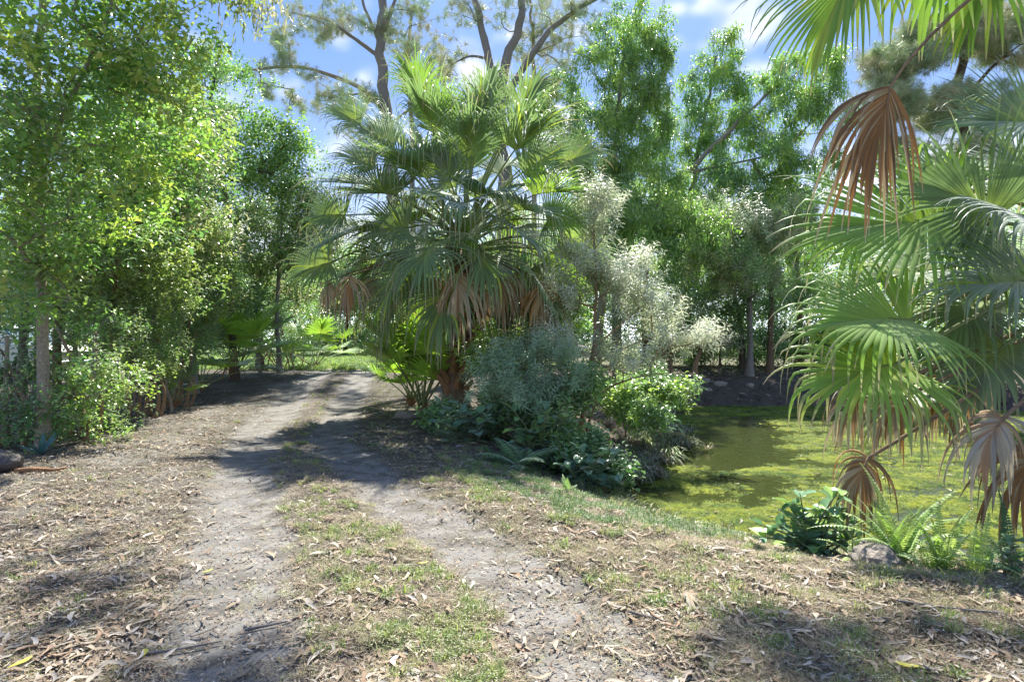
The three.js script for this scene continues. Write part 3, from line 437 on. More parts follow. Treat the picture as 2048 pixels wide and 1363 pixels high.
// pines
const PINE = 'tall pines';
const ndl = (per, pal = GREENS.pine, spread = .3, size = 1.3) => ({ kind: 'needles', name: 'needles', per, spread, size, pal, mat: needleMat });
makeTree({ seed: 301, name: 'pine_tree', label: 'tall pine with grey trunk rising left of the palm crown', group: PINE, bark: M.barkGrey, crook: 2.2, limbAt: .02, twig: .009, arch: .2,
  stems: [stem([ground(806, 26), at(806, 600, 26), at(790, 420, 26), at(774, 240, 26), at(763, 110, 26), at(760, 20, 26), at(766, -160, 26)], .33, .16),
    stem([at(772, 228, 26), at(735, 185, 25.8), at(660, 150, 25.4), at(590, 132, 25), at(490, 140, 24.4), at(372, 146, 23.6)], .13, .025, { limb: true }),
    stem([at(764, 118, 26), at(700, 70, 25.6), at(655, 40, 25.4), at(600, 30, 25)], .1, .03, { limb: true }), stem([at(763, 90, 26), at(735, 30, 26), at(715, -40, 26)], .1, .04, { limb: true }), stem([at(770, 60, 26), at(790, 0, 26.4), at(830, -60, 26.6)], .1, .04, { limb: true }),
    stem([at(778, 250, 26), at(820, 215, 26), at(850, 180, 26.4)], .06, .02, { limb: true })],
  blobs: [[at(610, 60, 25), 1.4, .8, 1.2, 20], [at(690, 30, 25.5), 1.2, .6, 1, 14], [at(600, 180, 25), 1.6, .8, 1.2, 18], [at(690, 190, 25.4), 1.2, .8, 1, 14], [at(540, 120, 24.6), .9, .5, .8, 9], [at(820, 60, 26.4), 1.2, .9, 1.2, 16], [at(850, 130, 26.4), 1.2, .8, 1, 12], [at(720, 260, 26), 1.0, .5, 1, 9], [at(850, 20, 26.6), 1.0, .6, 1, 10], [at(430, 130, 24), .6, .4, .6, 6]],
  leaf: ndl(11, GREENS.pine, .34, 1.3) });
makeTree({ seed: 302, name: 'pine_tree', label: 'forked pine with thick spreading limbs above the palm crown', group: PINE, bark: M.barkGrey, crook: 2.4, limbAt: .02, twig: .009, arch: .1,
  stems: [stem([ground(1012, 25), at(1010, 560, 25), at(1006, 360, 25), at(996, 175, 25)], .34, .27), stem([at(996, 190, 25), at(975, 105, 25), at(955, 20, 25), at(940, -90, 25)], .2, .11, { limb: true }), stem([at(1000, 190, 25), at(1012, 120, 25), at(1036, 60, 25), at(1046, -20, 25), at(1048, -120, 25)], .22, .12, { limb: true }),
    stem([at(1004, 205, 25), at(1045, 140, 24.8), at(1092, 70, 24.6), at(1140, 28, 24.4), at(1210, -10, 24.2)], .17, .08, { limb: true }), stem([at(985, 120, 25), at(940, 112, 25), at(905, 128, 25)], .07, .03, { limb: true })],
  blobs: [[at(920, 40, 25), .9, .8, 1, 12], [at(1000, 20, 25), 1.0, .7, 1, 10], [at(1110, 20, 24.6), 1.2, .6, 1, 12], [at(1190, 20, 24.2), 1.0, .5, .9, 10], [at(1140, 100, 24.6), .9, .6, .9, 9], [at(900, 140, 25), .7, .5, .8, 8]],
  leaf: ndl(7) });
makeTree({ seed: 303, name: 'pine_tree', label: 'pale distant pine showing between the forked pine and the bright tree', group: PINE, bark: M.barkPale, crook: 1.6, limbAt: .025, twig: .008,
  stems: [stem([ground(1070, 33), at(1068, 500, 33), at(1068, 260, 33), at(1066, 90, 33), at(1060, 0, 33)], .2, .06)],
  blobs: [[at(1075, 90, 33), 1.6, 1.2, 1.3, 22], [at(1130, 70, 33), 1.3, 1, 1.2, 14], [at(1060, 190, 33), 1.4, 1, 1.2, 14], [at(1120, 170, 33), 1, .9, 1, 10], [at(1090, 10, 33), 1.6, .7, 1.2, 12]],
  leaf: ndl(8, GREENS.olive, .4, 1.5) });
makeTree({ seed: 304, name: 'pine_tree', label: 'dense pine behind the fan palm at the upper right corner', group: PINE, bark: M.barkDark, crook: 2.2, limbAt: .02, twig: .009,
  stems: [stem([ground(1990, 19), at(1985, 560, 19), at(1960, 380, 19), at(1930, 260, 19), at(1925, 120, 19), at(1940, -20, 19)], .24, .09), stem([at(1930, 270, 19), at(1860, 220, 18.8), at(1800, 190, 18.6)], .07, .02, { limb: true }), stem([at(1928, 200, 19), at(1990, 130, 19), at(2040, 90, 19)], .08, .02, { limb: true }), stem([at(1960, 390, 19), at(1890, 360, 19), at(1830, 340, 19)], .06, .02, { limb: true })],
  blobs: [[at(1800, 120, 18.6), 1.0, .7, 1, 26], [at(1870, 80, 18.8), 1.1, .6, 1, 26], [at(1780, 200, 18.6), .8, .6, .8, 18], [at(1960, 60, 19), 1.2, .8, 1, 26], [at(2040, 60, 19), 1.0, 1.2, 1, 24], [at(1870, 210, 18.6), 1.0, .6, .9, 20], [at(1990, 220, 19), 1.2, .7, 1, 22], [at(1880, 320, 18.8), 1.0, .6, .9, 16], [at(1780, 300, 18.8), .6, .5, .6, 10], [at(1960, 330, 19), .9, .6, .9, 14]],
  leaf: ndl(22, GREENS.pine, .36, 1.35) });
makeTree({ seed: 305, name: 'pine_tree', label: 'slender pine trunk between the two tall pines', group: PINE, bark: M.barkGrey, crook: 2, limbAt: .02, twig: .008,
  stems: [stem([ground(826, 30), at(826, 500, 30), at(824, 260, 30), at(818, 140, 30), at(822, 30, 30)], .17, .06)],
  blobs: [[at(850, 150, 30), 1.4, .8, 1.1, 14], [at(880, 220, 30), 1.3, .7, 1, 12], [at(800, 80, 30), 1.2, .8, 1, 10], [at(900, 110, 30), 1.0, .8, 1, 10]],
  leaf: ndl(6, GREENS.olive, .35, 1.4) });

makeTree({ seed: 306, name: 'pine_tree', label: 'tall pine outside the right border whose limbs shade the foreground turf', group: PINE, bark: M.barkGrey, crook: 2, limbAt: .02, twig: .009,
  stems: [stem([V(10, -.1, -8.5), V(9.6, 4, -8.6), V(8.4, 8, -8.8), V(7.6, 12, -9)], .26, .1), stem([V(8.4, 8, -8.8), V(6, 9.4, -9), V(3.6, 10, -9.2)], .1, .03, { limb: true })],
  blobs: [[V(3, 9.9, -9.4), 1.1, .5, 1.2, 12], [V(4.8, 9.6, -8.8), 1.1, .5, 1.3, 12], [V(6.5, 10.5, -9), 1.4, .8, 1.4, 14], [V(7.6, 12, -9), 1.5, .9, 1.5, 14]], leaf: ndl(12) });
// far wood all round that reads as one mass
{
  const r = rngOf(88), list = [[], []], prof = [[-900, 9], [300, 9], [560, 8], [640, 7], [760, 7], [1000, 9], [1150, 12], [1600, 12], [1700, 10], [3000, 13]];
  for (let i = 0; i < 30000; i++) { const px = -700 + r() * 3500, d = 44 + r() * 22, x = (px - 1024) / F * d; let k = 0; while (prof[k + 1][0] < px) k++; const top = lerp(prof[k][1], prof[k + 1][1], (px - prof[k][0]) / (prof[k + 1][0] - prof[k][0])) * (1 + .35 * fbm2(px * .008, d * .1)), hgt = top * (1 - Math.pow(r(), 1.5)); list[i & 1].push({ p: V(x, hgt + r() * .4, -d), q: new THREE.Quaternion().setFromEuler(E.set(gauss(r) * .6, r() * 6.28, gauss(r) * .6)), s: 2.2 + r() * 1.6, c: tint(r, [...GREENS.deep, ...GREENS.gum]) }); }
  const g = new THREE.Group(); g.name = 'far_wood'; scene.add(g); tag(g, 'dense green wood far behind everything', 'wood', null, 'stuff');
  list.forEach((l, i) => copies('foliage', g, sprays.broad[i], leafSoft, l));
}

// ------------------------------------------------------------------ fan palm fronds
// a frond: hub point, T (way the blade points), N (upper side), L blade length; the petiole runs from 'from' to the hub
const PAL = { green: [0.17, 0.27, 0.085], bright: [0.23, 0.40, 0.04], lime: [0.36, 0.46, 0.05], blue: [0.20, 0.28, 0.15], tan: [0.40, 0.325, 0.195], rust: [0.30, 0.15, 0.045], grey: [0.31, 0.285, 0.235], brown: [0.17, 0.10, 0.045], gold: [0.45, 0.33, 0.07], fresh: [0.30, 0.52, 0.045] };
const DOWN = V(0, -1, 0);
function blade(o) {
  const r = rngOf(o.seed), b = new Buf(), { hub, L, n = 38, K = 9, dead = 0, droop = 0.5, split = 0.42, fold = 0.28 } = o;
  const T = o.T.clone().normalize(), N = o.N.clone().addScaledVector(T, -o.N.dot(T)).normalize(), S = V().crossVectors(T, N), A = o.spread ?? 2.05, costa = L * 0.3;
  const base = PAL[o.pal ?? 'green'], tipc = PAL[o.tip ?? (dead ? 'grey' : 'tan')], hubc = PAL[o.hubc ?? (dead ? 'rust' : 'lime')];
  const cl = (x, y) => costa * x, dA = 2 * A / (n - 1);
  for (let i = 0; i < n; i++) {
    const a = -A + i * dA + (dead ? (r() - .5) * dA * .5 : (r() - .5) * dA * .25), f = Math.max(0, 1 - Math.abs(a) / A), cs = cl(Math.pow(f, 1.3));
    const start = hub.clone().addScaledVector(T, cs).addScaledVector(N, -cs * cs * 0.55 / L);
    const D0 = T.clone().multiplyScalar(Math.cos(a)).addScaledVector(S, Math.sin(a)).addScaledVector(N, fold * Math.abs(Math.sin(a)) - 0.28 * f * f - (dead ? 0.25 : 0)).normalize();
    const lat0 = T.clone().multiplyScalar(-Math.sin(a)).addScaledVector(S, Math.cos(a)).normalize();
    const len = (L - cs) * (0.72 + 0.28 * Math.pow(f, .6)) * (r() < .12 ? .55 + .4 * r() : 0.86 + 0.24 * r()) * (dead ? .55 + .7 * r() : 1), dr = droop * (0.65 + 0.7 * r()), kink = r() < (o.kink ?? .45) ? 0.55 + r() * .3 : 2, kf = 1.6 + r() * 2.2;
    const cl2 = .5 + .5 * n2(i * .35, o.seed), side = (r() - .5) * (dead ? 1.1 : .35), tone = 0.8 + 0.4 * r(), mixTan = dead ? r() : 0, tipAt = .78 + .2 * r() - (o.dry ?? 0) * r(), spl = split * (.85 + .3 * r());
    let segc = base; if (dead) { const k = r(), a1 = o.pal === 'brown' ? (k < .4 ? PAL.rust : k < .8 ? PAL.brown : PAL.tan) : k < .4 ? PAL.tan : k < .62 ? PAL.rust : k < .84 ? PAL.grey : PAL.brown; segc = [lerp(base[0], a1[0], .7), lerp(base[1], a1[1], .7), lerp(base[2], a1[2], .7)]; } else if (r() < (o.yellow ?? .05)) segc = PAL.lime;
    if (r() < (dead ? .12 : .035)) continue;         // torn away
    const D = D0.clone(), p = start.clone(), ds = len / K; let prev = null;
    for (let k = 0; k <= K; k++) {
      const s = k / K, rad0 = cs * .0 + s * len;
      if (k) {
        const free = Math.max(0, s - spl * .8);
        D.addScaledVector(DOWN, (dead && s < spl ? droop : dr) * (9 / K) * (dead ? .42 * Math.min(1, s * 2.2) * (.5 + cl2) : free * free * 1.15 + .015 * s)).addScaledVector(lat0, side * free * .12);
        if (s > kink) D.addScaledVector(DOWN, kf * .3);
        D.normalize(); p.addScaledVector(D, ds);
      }
      const lat = lat0.clone().addScaledVector(D, -lat0.dot(D)); if (lat.lengthSq() < .02) lat.copy(S); lat.normalize();
      const up = V().crossVectors(lat, D).normalize(); if (up.dot(N) < 0 && k === 0) up.negate();
      const full = Math.min((rad0 + .012 + cs * .6) * dA * .58 + .005, .085 * (o.wide ?? 1)), wd = (s < spl ? full : Math.max(.0015, Math.min(full, (spl * len + cs * .6) * dA * .58 + .006) * Math.pow(Math.max(0, 1 - (s - spl) / (1 - spl)), .75))) * (dead ? (s > spl ? .7 : .92) : 1);
      const ple = wd * (dead ? .7 : .38);
      const kt = s > tipAt ? sst(s, tipAt, 1) : 0, kh = (1 - sst(s, .02, dead ? .16 : .34)) * .55;
      const c = [0, 1, 2].map((q) => lerp(lerp(segc[q], tipc[q], kt), hubc[q], kh) * tone);
      const l = b.v(p.clone().addScaledVector(lat, wd).addScaledVector(up, -ple * .5), c), m = b.v(p.clone().addScaledVector(up, ple * .5), c), q = b.v(p.clone().addScaledVector(lat, -wd).addScaledVector(up, -ple * .5), c);
      if (prev) { b.q(prev[0], prev[1], m, l); b.q(prev[1], prev[2], q, m); }
      prev = [l, m, q];
    }
  }
  return b.geo();
}
function addFrond(root, o) {
  const origin = root.position, loc = (v) => v.clone().sub(origin), hub = loc(o.hub), from = loc(o.from);
  const f = part('frond', blade({ ...o, hub }), o.dead ? frondDeadMat : frondMat, root);
  const ctl = o.ctl ? loc(o.ctl) : from.clone().lerp(hub, .5).add(V(0, (o.rise ?? .12) * from.distanceTo(hub), 0));
  const pts = new THREE.QuadraticBezierCurve3(from, ctl, hub).getPoints(10), e = hub.clone().addScaledVector(o.T.clone().normalize(), o.L * .16); pts.push(e);
  const w = o.pet ?? .017, buf = tube(pts, pts.map((_, i) => i === 11 ? w * .25 : lerp(w * 1.6, w * .8, i / 10)), 6);
  part('petiole', buf.geo(), o.dead ? M.petioleDead : petioleMat, f);
  if (o.label) f.userData.label = o.label;
  return f;
}
// generic crown: fronds set round a heart by golden angle
function crown(root, heart, o) {
  const r = rngOf(o.seed);
  for (let i = 0; i < o.n; i++) {
    const az = i * 2.39996 + r() * .4, u = (i + .5) / o.n, el = rad(lerp(o.el1 ?? 84, o.el0 ?? -28, Math.pow(u, o.elPow ?? .85)) + (r() - .5) * 10), dir = dirOf(az, el);
    if (o.skip && o.skip(dir)) continue;
    const pl = lerp(o.p0, o.p1, r()) * (el > rad(70) ? .85 : 1), hub = heart.clone().addScaledVector(dir, pl).add(V(0, -.16 * pl * Math.cos(el), 0));
    const T = dir.clone().add(V(0, -.28 * Math.cos(el) - (el < 0 ? .2 : 0), 0)).normalize(), out = V(Math.cos(az), 0, Math.sin(az));
    const N = V(0, 1, 0).multiplyScalar(Math.cos(el) + .15).addScaledVector(out, -Math.sin(el)).add(V((r() - .5) * .5, 0, (r() - .5) * .5));
    addFrond(root, { seed: o.seed * 100 + i, hub, T, N, from: heart.clone().addScaledVector(dir, .14).add(V(0, -.25 - .3 * u, 0)), L: lerp(o.L0, o.L1, r()), droop: lerp(.12, 1.0, u) * (o.droop ?? 1), pal: el > rad(30) ? (r() < (o.blue ?? .3) ? 'blue' : o.pal ?? 'green') : r() < .25 ? 'bright' : o.pal ?? 'green', dry: u > .6 ? .45 : .25, yellow: u > .75 ? .12 : .03, n: o.segs ?? 36, split: o.split, wide: o.wide, K: o.K ?? 8, kink: o.kink ?? .5, fold: lerp(.5, .25, u), spread: lerp(1.1, 1.95, Math.pow(u, .7)) });
  }
}
function boots(root, line, n, seed, rr) {          // old leaf bases left on the trunk
  const r = rngOf(seed), variants = [0, 1, 2].map((k) => { const c = new Buf(), L = .26 + .05 * k; const pts = [V(0, 0, 0), V(.05, .09, 0), V(.11 + .02 * k, .19, 0), V(.2 + .03 * k, L + .04, 0)]; tube(smooth(pts, 2), [.085, .08, .07, .062, .055, .05, .035], 6, .15, c); const g = c.geo(); g.scale(1, 1, 1); return g; });
  for (let i = 0; i < n; i++) { const t = i / n, k = Math.min(line.length - 2, Math.floor(t * (line.length - 1))), p = line[k].clone().lerp(line[k + 1], t * (line.length - 1) - k), a = i * 2.39996 + r() * .4, m = part('leaf_base', variants[i % 3], M.boot, root); m.position.copy(p).add(V(Math.cos(a) * rr, 0, Math.sin(a) * rr)); m.rotation.set(0, -a, (r() - .5) * .4); const s = .8 + .45 * r(); m.scale.set(s, s, s * 1.1); }
}
// main cabbage palm in the middle
{
  const D = 12.2, base = ground(925, D), heart = at(925, 455, D), root = thing('fan_palm', 'large fan palm in the middle with dead fronds hanging under its crown', 'palm', 'fan palms', base);
  const line = smooth([base, at(905, 740, D), at(935, 640, D), heart.clone().add(V(0, -.1, 0))].map((p) => p.clone().sub(base)), 6);
  part('trunk', tube(line, taper(line.length, .21, .16), 12, .2).geo(), M.palmTrunk, root);
  boots(root, line.slice(3), 58, 21, .15);
  crown(root, heart, { seed: 41, n: 58, p0: 1.5, p1: 2.1, L0: 1.4, L1: 1.75, el0: -38, el1: 84, elPow: .8, segs: 50, K: 10, kink: .75, split: .28, wide: .55, blue: .15 });
  [[750, 335, 11.2], [890, 250, 11.4], [965, 225, 11.6], [1045, 345, 11.2], [1095, 440, 11.1], [905, 375, 10.9], [815, 455, 10.9], [935, 465, 10.7], [690, 430, 11.3], [660, 525, 11.4], [785, 300, 11.9], [1120, 330, 11.7], [720, 250, 12.2], [840, 190, 12], [1040, 215, 12.2]].forEach(([x, y, d], i) => { const dx = (x - 925) / 200, dy = -(y - 430) / 200; addFrond(root, { seed: 4300 + i, hub: at(x, y, d), T: V(dx, dy * .8 + .1, .25), N: V(-dx * .25, .45, .95), from: heart.clone().add(V(dx * .1, -.1, .1)), L: 1.05 + .07 * (i % 4), n: 54, K: 10, split: .28, wide: .55, pal: i % 5 === 0 ? 'blue' : i % 3 === 1 ? 'bright' : 'green', droop: .7, kink: .7, dry: .3, fold: .4, spread: dy > 0 ? 1.25 : 1.8 }); });
  for (let i = 0; i < 13; i++) { const az = rad(90 + (i - 6) * 21 + (i % 3) * 6), el = rad([38, 8, 24, -4][i % 4]), dir = dirOf(az, el), out = V(Math.cos(az), 0, Math.sin(az)), hub = heart.clone().addScaledVector(dir, .75 + .12 * (i % 4)); addFrond(root, { seed: 4500 + i, hub, T: dir.clone().add(V(0, -.5, 0)), N: V(0, .8, 0).addScaledVector(out, .5), from: heart.clone().addScaledVector(dir, .12).add(V(0, -.2, 0)), L: 1.25, n: 50, K: 10, split: .28, wide: .5, droop: 1.0, kink: .7, dry: .4, pal: ['green', 'bright', 'green', 'blue'][i % 4], spread: 1.7 }); }
  const H = heart.clone().add(V(0, -.35, 0)), dd = (x, y, d, L, seed, pal, label) => addFrond(root, { seed, dead: 1, hub: at(x, y, d), T: V((x - 925) * .0012, -1, .2), N: V(Math.sign(x - 925 + .1) * .3, .3, .9), from: H, L, droop: .9, pal, spread: 1.5, n: 40, kink: .2, label, fold: .1, rise: .05 });
  dd(915, 545, 10.2, 1.3, 501, 'tan', 'pale dead frond hanging in front of the trunk'); dd(700, 552, 10.8, .95, 502, 'rust', 'rusty dead frond hanging at the left of the crown'); dd(1085, 565, 10.8, 1.1, 503, 'rust', 'brown dead frond hanging at the right of the crown');
  dd(965, 575, 12.0, .9, 504, 'rust'); dd(860, 590, 12.6, .9, 505, 'tan'); dd(1035, 545, 10.9, 1.0, 506, 'tan'); dd(745, 552, 11.2, .8, 507, 'rust'); dd(1000, 555, 10.7, 1.0, 508, 'tan'); dd(870, 555, 10.6, 1.0, 509, 'rust'); dd(660, 560, 11.2, .8, 510, 'tan');
}
// young bright fan palm beside the track
function youngPalm(px, d, label, o) {
  const base = ground(px, d), root = thing('young_fan_palm', label, 'palm', 'young stemless fan palms', base), r = rngOf(o.seed), heart = base.clone().add(V(0, .12, 0));
  for (let i = 0; i < o.n; i++) {
    const az = i * 2.39996 + r() * .5, el = rad(lerp(82, o.low ?? 28, Math.pow(i / o.n, .8))), dir = dirOf(az, el), hub = heart.clone().addScaledVector(dir, lerp(o.p0, o.p1, r()));
    addFrond(root, { seed: o.seed * 50 + i, hub, T: dir.clone().add(V(0, el > .9 ? .1 : -.15, 0)), N: V(0, Math.cos(el) + .2, 0).addScaledVector(V(Math.cos(az), 0, Math.sin(az)), -Math.sin(el)).add(V((r() - .5) * .6, 0, (r() - .5) * .6)), from: heart, L: lerp(o.L0, o.L1, r()), droop: .22, kink: .12, pal: r() < (o.bright ?? .7) ? (o.fresh ? 'fresh' : 'bright') : 'green', spread: 1.8, n: o.segs ?? 28, K: 7, pet: .011, dry: .05, wide: 1.2, split: .5 });
  }
  for (let i = 0; i < 12; i++) { const a = i * .55, q = dirOf(a, rad(52 + (i % 3) * 10)); part('leaf_base', tube([V(0, 0, 0), q.clone().multiplyScalar(.16), q.clone().multiplyScalar(.26 + .03 * (i % 3))], [.035, .025, .012], 5).geo(), M.boot, root); }
  return root;
}
youngPalm(845, 12.4, 'bright green young fan palm at the track edge left of the palm trunk', { seed: 61, n: 20, p0: .8, p1: 1.85, L0: .65, L1: .9, bright: .9, fresh: 1, low: 46, segs: 32 });
youngPalm(822, 14.2, 'darker young fan palm behind the bright one', { seed: 62, n: 12, p0: .8, p1: 1.5, L0: .65, L1: .85, bright: .5, fresh: 1, low: 30 });
{ const g = youngPalm(470, 18.4, 'cluster of fan fronds at the left bend of the track', { seed: 63, n: 19, p0: 1.1, p1: 2.3, L0: .95, L1: 1.35, bright: .7, fresh: 1, low: 22, segs: 34 });
  addFrond(g, { seed: 650, dead: 1, hub: at(470, 700, 17.2), T: V(-.5, -1, 0), N: V(0, .2, 1), from: ground(440, 17.8).setY(.3), L: .8, droop: .8, pal: 'rust', spread: 1, n: 20 }); }
youngPalm(400, 16.4, 'fan palm with drooping dry fronds at the thicket end', { seed: 64, n: 12, p0: .9, p1: 1.9, L0: .8, L1: 1.1, bright: .2, low: 5 });
youngPalm(632, 23.6, 'dark fan palm beyond the rounded shrub at the bend', { seed: 65, n: 11, p0: .8, p1: 1.5, L0: .8, L1: 1.0, bright: .5, low: 15 });
youngPalm(345, 13.4, 'small low fan palm among the bare stems', { seed: 66, n: 7, p0: .4, p1: .8, L0: .4, L1: .55, bright: .3, low: 25 });

// right-hand fan palm over the pond, trunk just outside the view
{
  const base = V(6.3, height(6.3, 5.9) - .05, -5.9), heart = V(6.3, 2.35, -5.9), root = thing('fan_palm', 'low fan palm spreading over the pond at the right edge', 'palm', 'fan palms', base);
  const line = smooth([V(0, 0, 0), V(.05, .9, 0), heart.clone().sub(base).add(V(0, -.1, 0))], 8);
  part('trunk', tube(line, taper(line.length, .22, .17), 12, .2).geo(), M.palmTrunk, root); boots(root, line.slice(3), 36, 22, .16);
  const add = (x, y, d, T, N, L, seed, o = {}) => addFrond(root, { seed, hub: at(x, y, d), T: V(...T), N: V(...N), from: heart.clone().add(V(-.1, -.15, .05)), L, n: 60, K: 12, pet: .018, wide: .78, split: .36, kink: .5, droop: .62, ...o });
  add(1820, 640, 5.0, [-1, .12, .1], [.1, .72, .7], 1.15, 701, { pal: 'bright', tip: 'tan', droop: .85, dry: .3, kink: .65 });
  add(1792, 728, 4.9, [-1, -.1, .2], [.05, .7, .75], 1.12, 702, { pal: 'bright', yellow: .3, dry: .55, droop: 1.15, kink: .75 });
  add(1888, 445, 5.5, [-1, .12, -.1], [.3, .55, .85], 1.55, 703, { pal: 'bright', droop: .5, dry: .2 });
  add(2000, 428, 5.3, [-.75, .35, .1], [.3, -.1, 1], 1.1, 704, { pal: 'green', droop: .3, kink: .3 });
  add(2075, 565, 4.9, [-1, .12, .2], [0, .75, .7], 1.05, 705, { pal: 'blue', droop: .8 });
  add(2090, 250, 5.6, [-1, .25, 0], [.2, .6, .8], 1.1, 706, { pal: 'green', droop: .25, kink: .15 });
  add(1870, 540, 5.9, [-1, -.05, .1], [0, .9, .4], 1.15, 707, { pal: 'green', droop: .8 });
  add(1960, 600, 5.6, [-.7, -.3, .5], [.1, .9, .5], 1.0, 708, { pal: 'green', droop: 1 });
  add(2010, 690, 5.3, [-.8, -.5, .3], [-.1, .9, .5], .95, 709, { pal: 'blue', droop: 1.1 });
  add(1930, 380, 6.4, [-.9, .5, -.1], [.4, .5, .7], 1.15, 710, { pal: 'bright', droop: .4 });
  add(2060, 350, 6.2, [-.6, .8, .1], [.5, .2, .8], 1.2, 711, { pal: 'green', droop: .35 });
  add(1840, 760, 5.6, [-.9, -.5, .1], [-.2, .9, .3], .9, 712, { pal: 'green', dry: .6, yellow: .4, droop: 1.2 });
  add(2080, 450, 4.8, [-.7, .1, .7], [.2, .9, .2], 1.0, 713, { pal: 'blue', droop: .8 });
  add(1985, 505, 6.3, [-.9, .2, -.3], [.2, .8, .5], 1.2, 714, { pal: 'blue', droop: .6 });
  const dead = (x, y, d, T, N, L, seed, pal, label) => add(x, y, d, T, N, L, seed, { dead: 1, pal, droop: 1.15, spread: 1.9, kink: .2, fold: .1, label, rise: -.02, n: 36 });
  dead(1738, 915, 4.75, [-.55, -.8, .2], [-.3, .6, .7], .62, 721, 'brown', 'dark brown dead frond drooping to the water');
  dead(2012, 832, 4.3, [-.75, -.65, .2], [-.2, .8, .5], .72, 722, 'grey', 'grey shrivelled dead frond at the right edge');
  dead(1805, 795, 5.1, [-.6, -.8, .1], [-.1, .4, .9], .62, 723, 'rust'); dead(1725, 790, 5.2, [-.6, -.8, .1], [-.1, .4, .9], .55, 724, 'tan'); dead(1945, 770, 5.6, [-.5, -.9, .1], [-.1, .4, .9], .7, 725, 'tan'); dead(2070, 900, 4.6, [-.4, -.9, .1], [-.1, .4, .9], .8, 726, 'brown'); dead(1890, 760, 5.9, [-.3, -.9, .1], [-.1, .4, .9], .7, 727, 'rust');
  crown(root, heart, { seed: 44, n: 26, p0: 1.1, p1: 1.5, L0: 1.1, L1: 1.3, el0: -10, el1: 86, segs: 34, K: 8, skip: (d) => d.x < -.05 && d.z > -.6 });
}
// tall fan palm whose crown hangs into the picture from above
{
  const base = V(5.2, height(5.2, 3.3) - .05, -3.3), heart = V(5.0, 5.1, -3.5), root = thing('fan_palm', 'tall fan palm outside the view whose fronds hang in at the top right', 'palm', 'fan palms', base);
  const line = smooth([V(0, 0, 0), V(.1, 2.2, -.1), heart.clone().sub(base).add(V(0, -.1, 0))], 8);
  part('trunk', tube(line, taper(line.length, .2, .16), 12, .2).geo(), M.palmTrunk, root); boots(root, line.slice(10), 22, 23, .15);
  const add = (x, y, d, T, N, L, seed, o = {}) => addFrond(root, { seed, hub: at(x, y, d), T: V(...T), N: V(...N), from: heart.clone(), L, n: 46, K: 10, pet: .017, wide: .7, split: .4, kink: .25, droop: .7, pal: 'bright', yellow: .3, ...o });
  add(1735, -110, 4.3, [-.5, -.72, .1], [-.3, .6, .7], 1.12, 801, { spread: 1.0 });
  add(1500, -150, 4.7, [-.8, -.3, .1], [-.2, .9, .4], 1.0, 802, { spread: 1.6 });
  add(1905, -205, 4.0, [-.3, -.8, .2], [-.4, .3, .9], 1.05, 803, { spread: 1.6 });
  add(2010, -110, 4.3, [-.4, -.7, 0], [-.3, .4, .8], .85, 804, { spread: 1.5 });
  add(1782, 172, 3.75, [-.22, -1, .05], [.25, .15, .95], .9, 805, { dead: 1, pal: 'brown', spread: 1.2, droop: .6, n: 54, fold: .05, K: 12, label: 'reddish brown dead frond hanging on its long stalk', ctl: at(1900, -40, 3.7), kink: .1, split: .55, yellow: 0, pet: .011 });
  crown(root, heart, { seed: 45, n: 30, p0: 1.1, p1: 1.5, L0: 1.0, L1: 1.3, el0: -30, el1: 86, segs: 32, K: 8, skip: (d) => d.x < .1 });
}

// ------------------------------------------------------------------ waterside plants in front of the palm
makeTree({ seed: 401, name: 'silvery_shrub', category: 'shrub', label: 'tall silvery fine-leaved shrub with bare tan stem beside the pond', bark: M.barkTan, limbAt: .014, twig: .006, clear: .25, arch: -.1,
  stems: [stem([ground(1150, 10.6), at(1172, 800, 10.8), at(1188, 690, 11), at(1192, 600, 11), at(1190, 480, 11), at(1192, 400, 11)], .055, .012), stem([at(1184, 700, 11), at(1240, 650, 11), at(1300, 600, 11)], .022, .008, { limb: true }), stem([at(1178, 740, 10.9), at(1240, 700, 10.8), at(1330, 665, 10.8)], .022, .008, { limb: true }), stem([ground(1165, 10.4), at(1200, 790, 10.6), at(1270, 755, 10.6), at(1340, 745, 10.6)], .03, .008), stem([at(1165, 800, 10.8), at(1100, 750, 10.4), at(1010, 735, 10)], .025, .008, { limb: true })],
  blobs: [[at(1195, 440, 11), .3, .5, .35, 14], [at(1180, 540, 11), .45, .45, .45, 15], [at(1255, 560, 11), .45, .4, .4, 13], [at(1130, 600, 11), .3, .4, .3, 7], [at(1290, 640, 11), .6, .28, .45, 13], [at(1360, 690, 10.8), .5, .25, .4, 10], [at(1250, 740, 10.6), .5, .2, .4, 8], [at(1110, 690, 10.6), .45, .2, .4, 8]],
  leaf: { kind: 'plume', per: 8, spread: .17, size: 1.5, pal: GREENS.silver, mat: leafSoft } });
makeTree({ seed: 402, name: 'silvery_shrub', category: 'shrub', label: 'low blue-green feathery shrub in front of the palm trunk', bark: M.barkBrown, limbAt: .014, twig: .006, clear: .2,
  stems: [stem([ground(975, 10.2), at(980, 800, 10.2), at(985, 750, 10.1)], .03, .012), stem([ground(1060, 10.2), at(1060, 800, 10.1), at(1050, 750, 10)], .03, .012)],
  blobs: [[at(1015, 740, 9.8), .4, .14, .35, 11], [at(1080, 725, 9.8), .45, .15, .4, 12], [at(1130, 775, 9.6), .45, .18, .4, 12], [at(1050, 795, 9.3), .5, .16, .35, 12], [at(985, 785, 9.6), .3, .14, .3, 8]],
  leaf: { kind: 'plume', per: 7, spread: .16, size: 1.3, pal: [...GREENS.blue, GREENS.silver[3]], mat: leafSoft } });
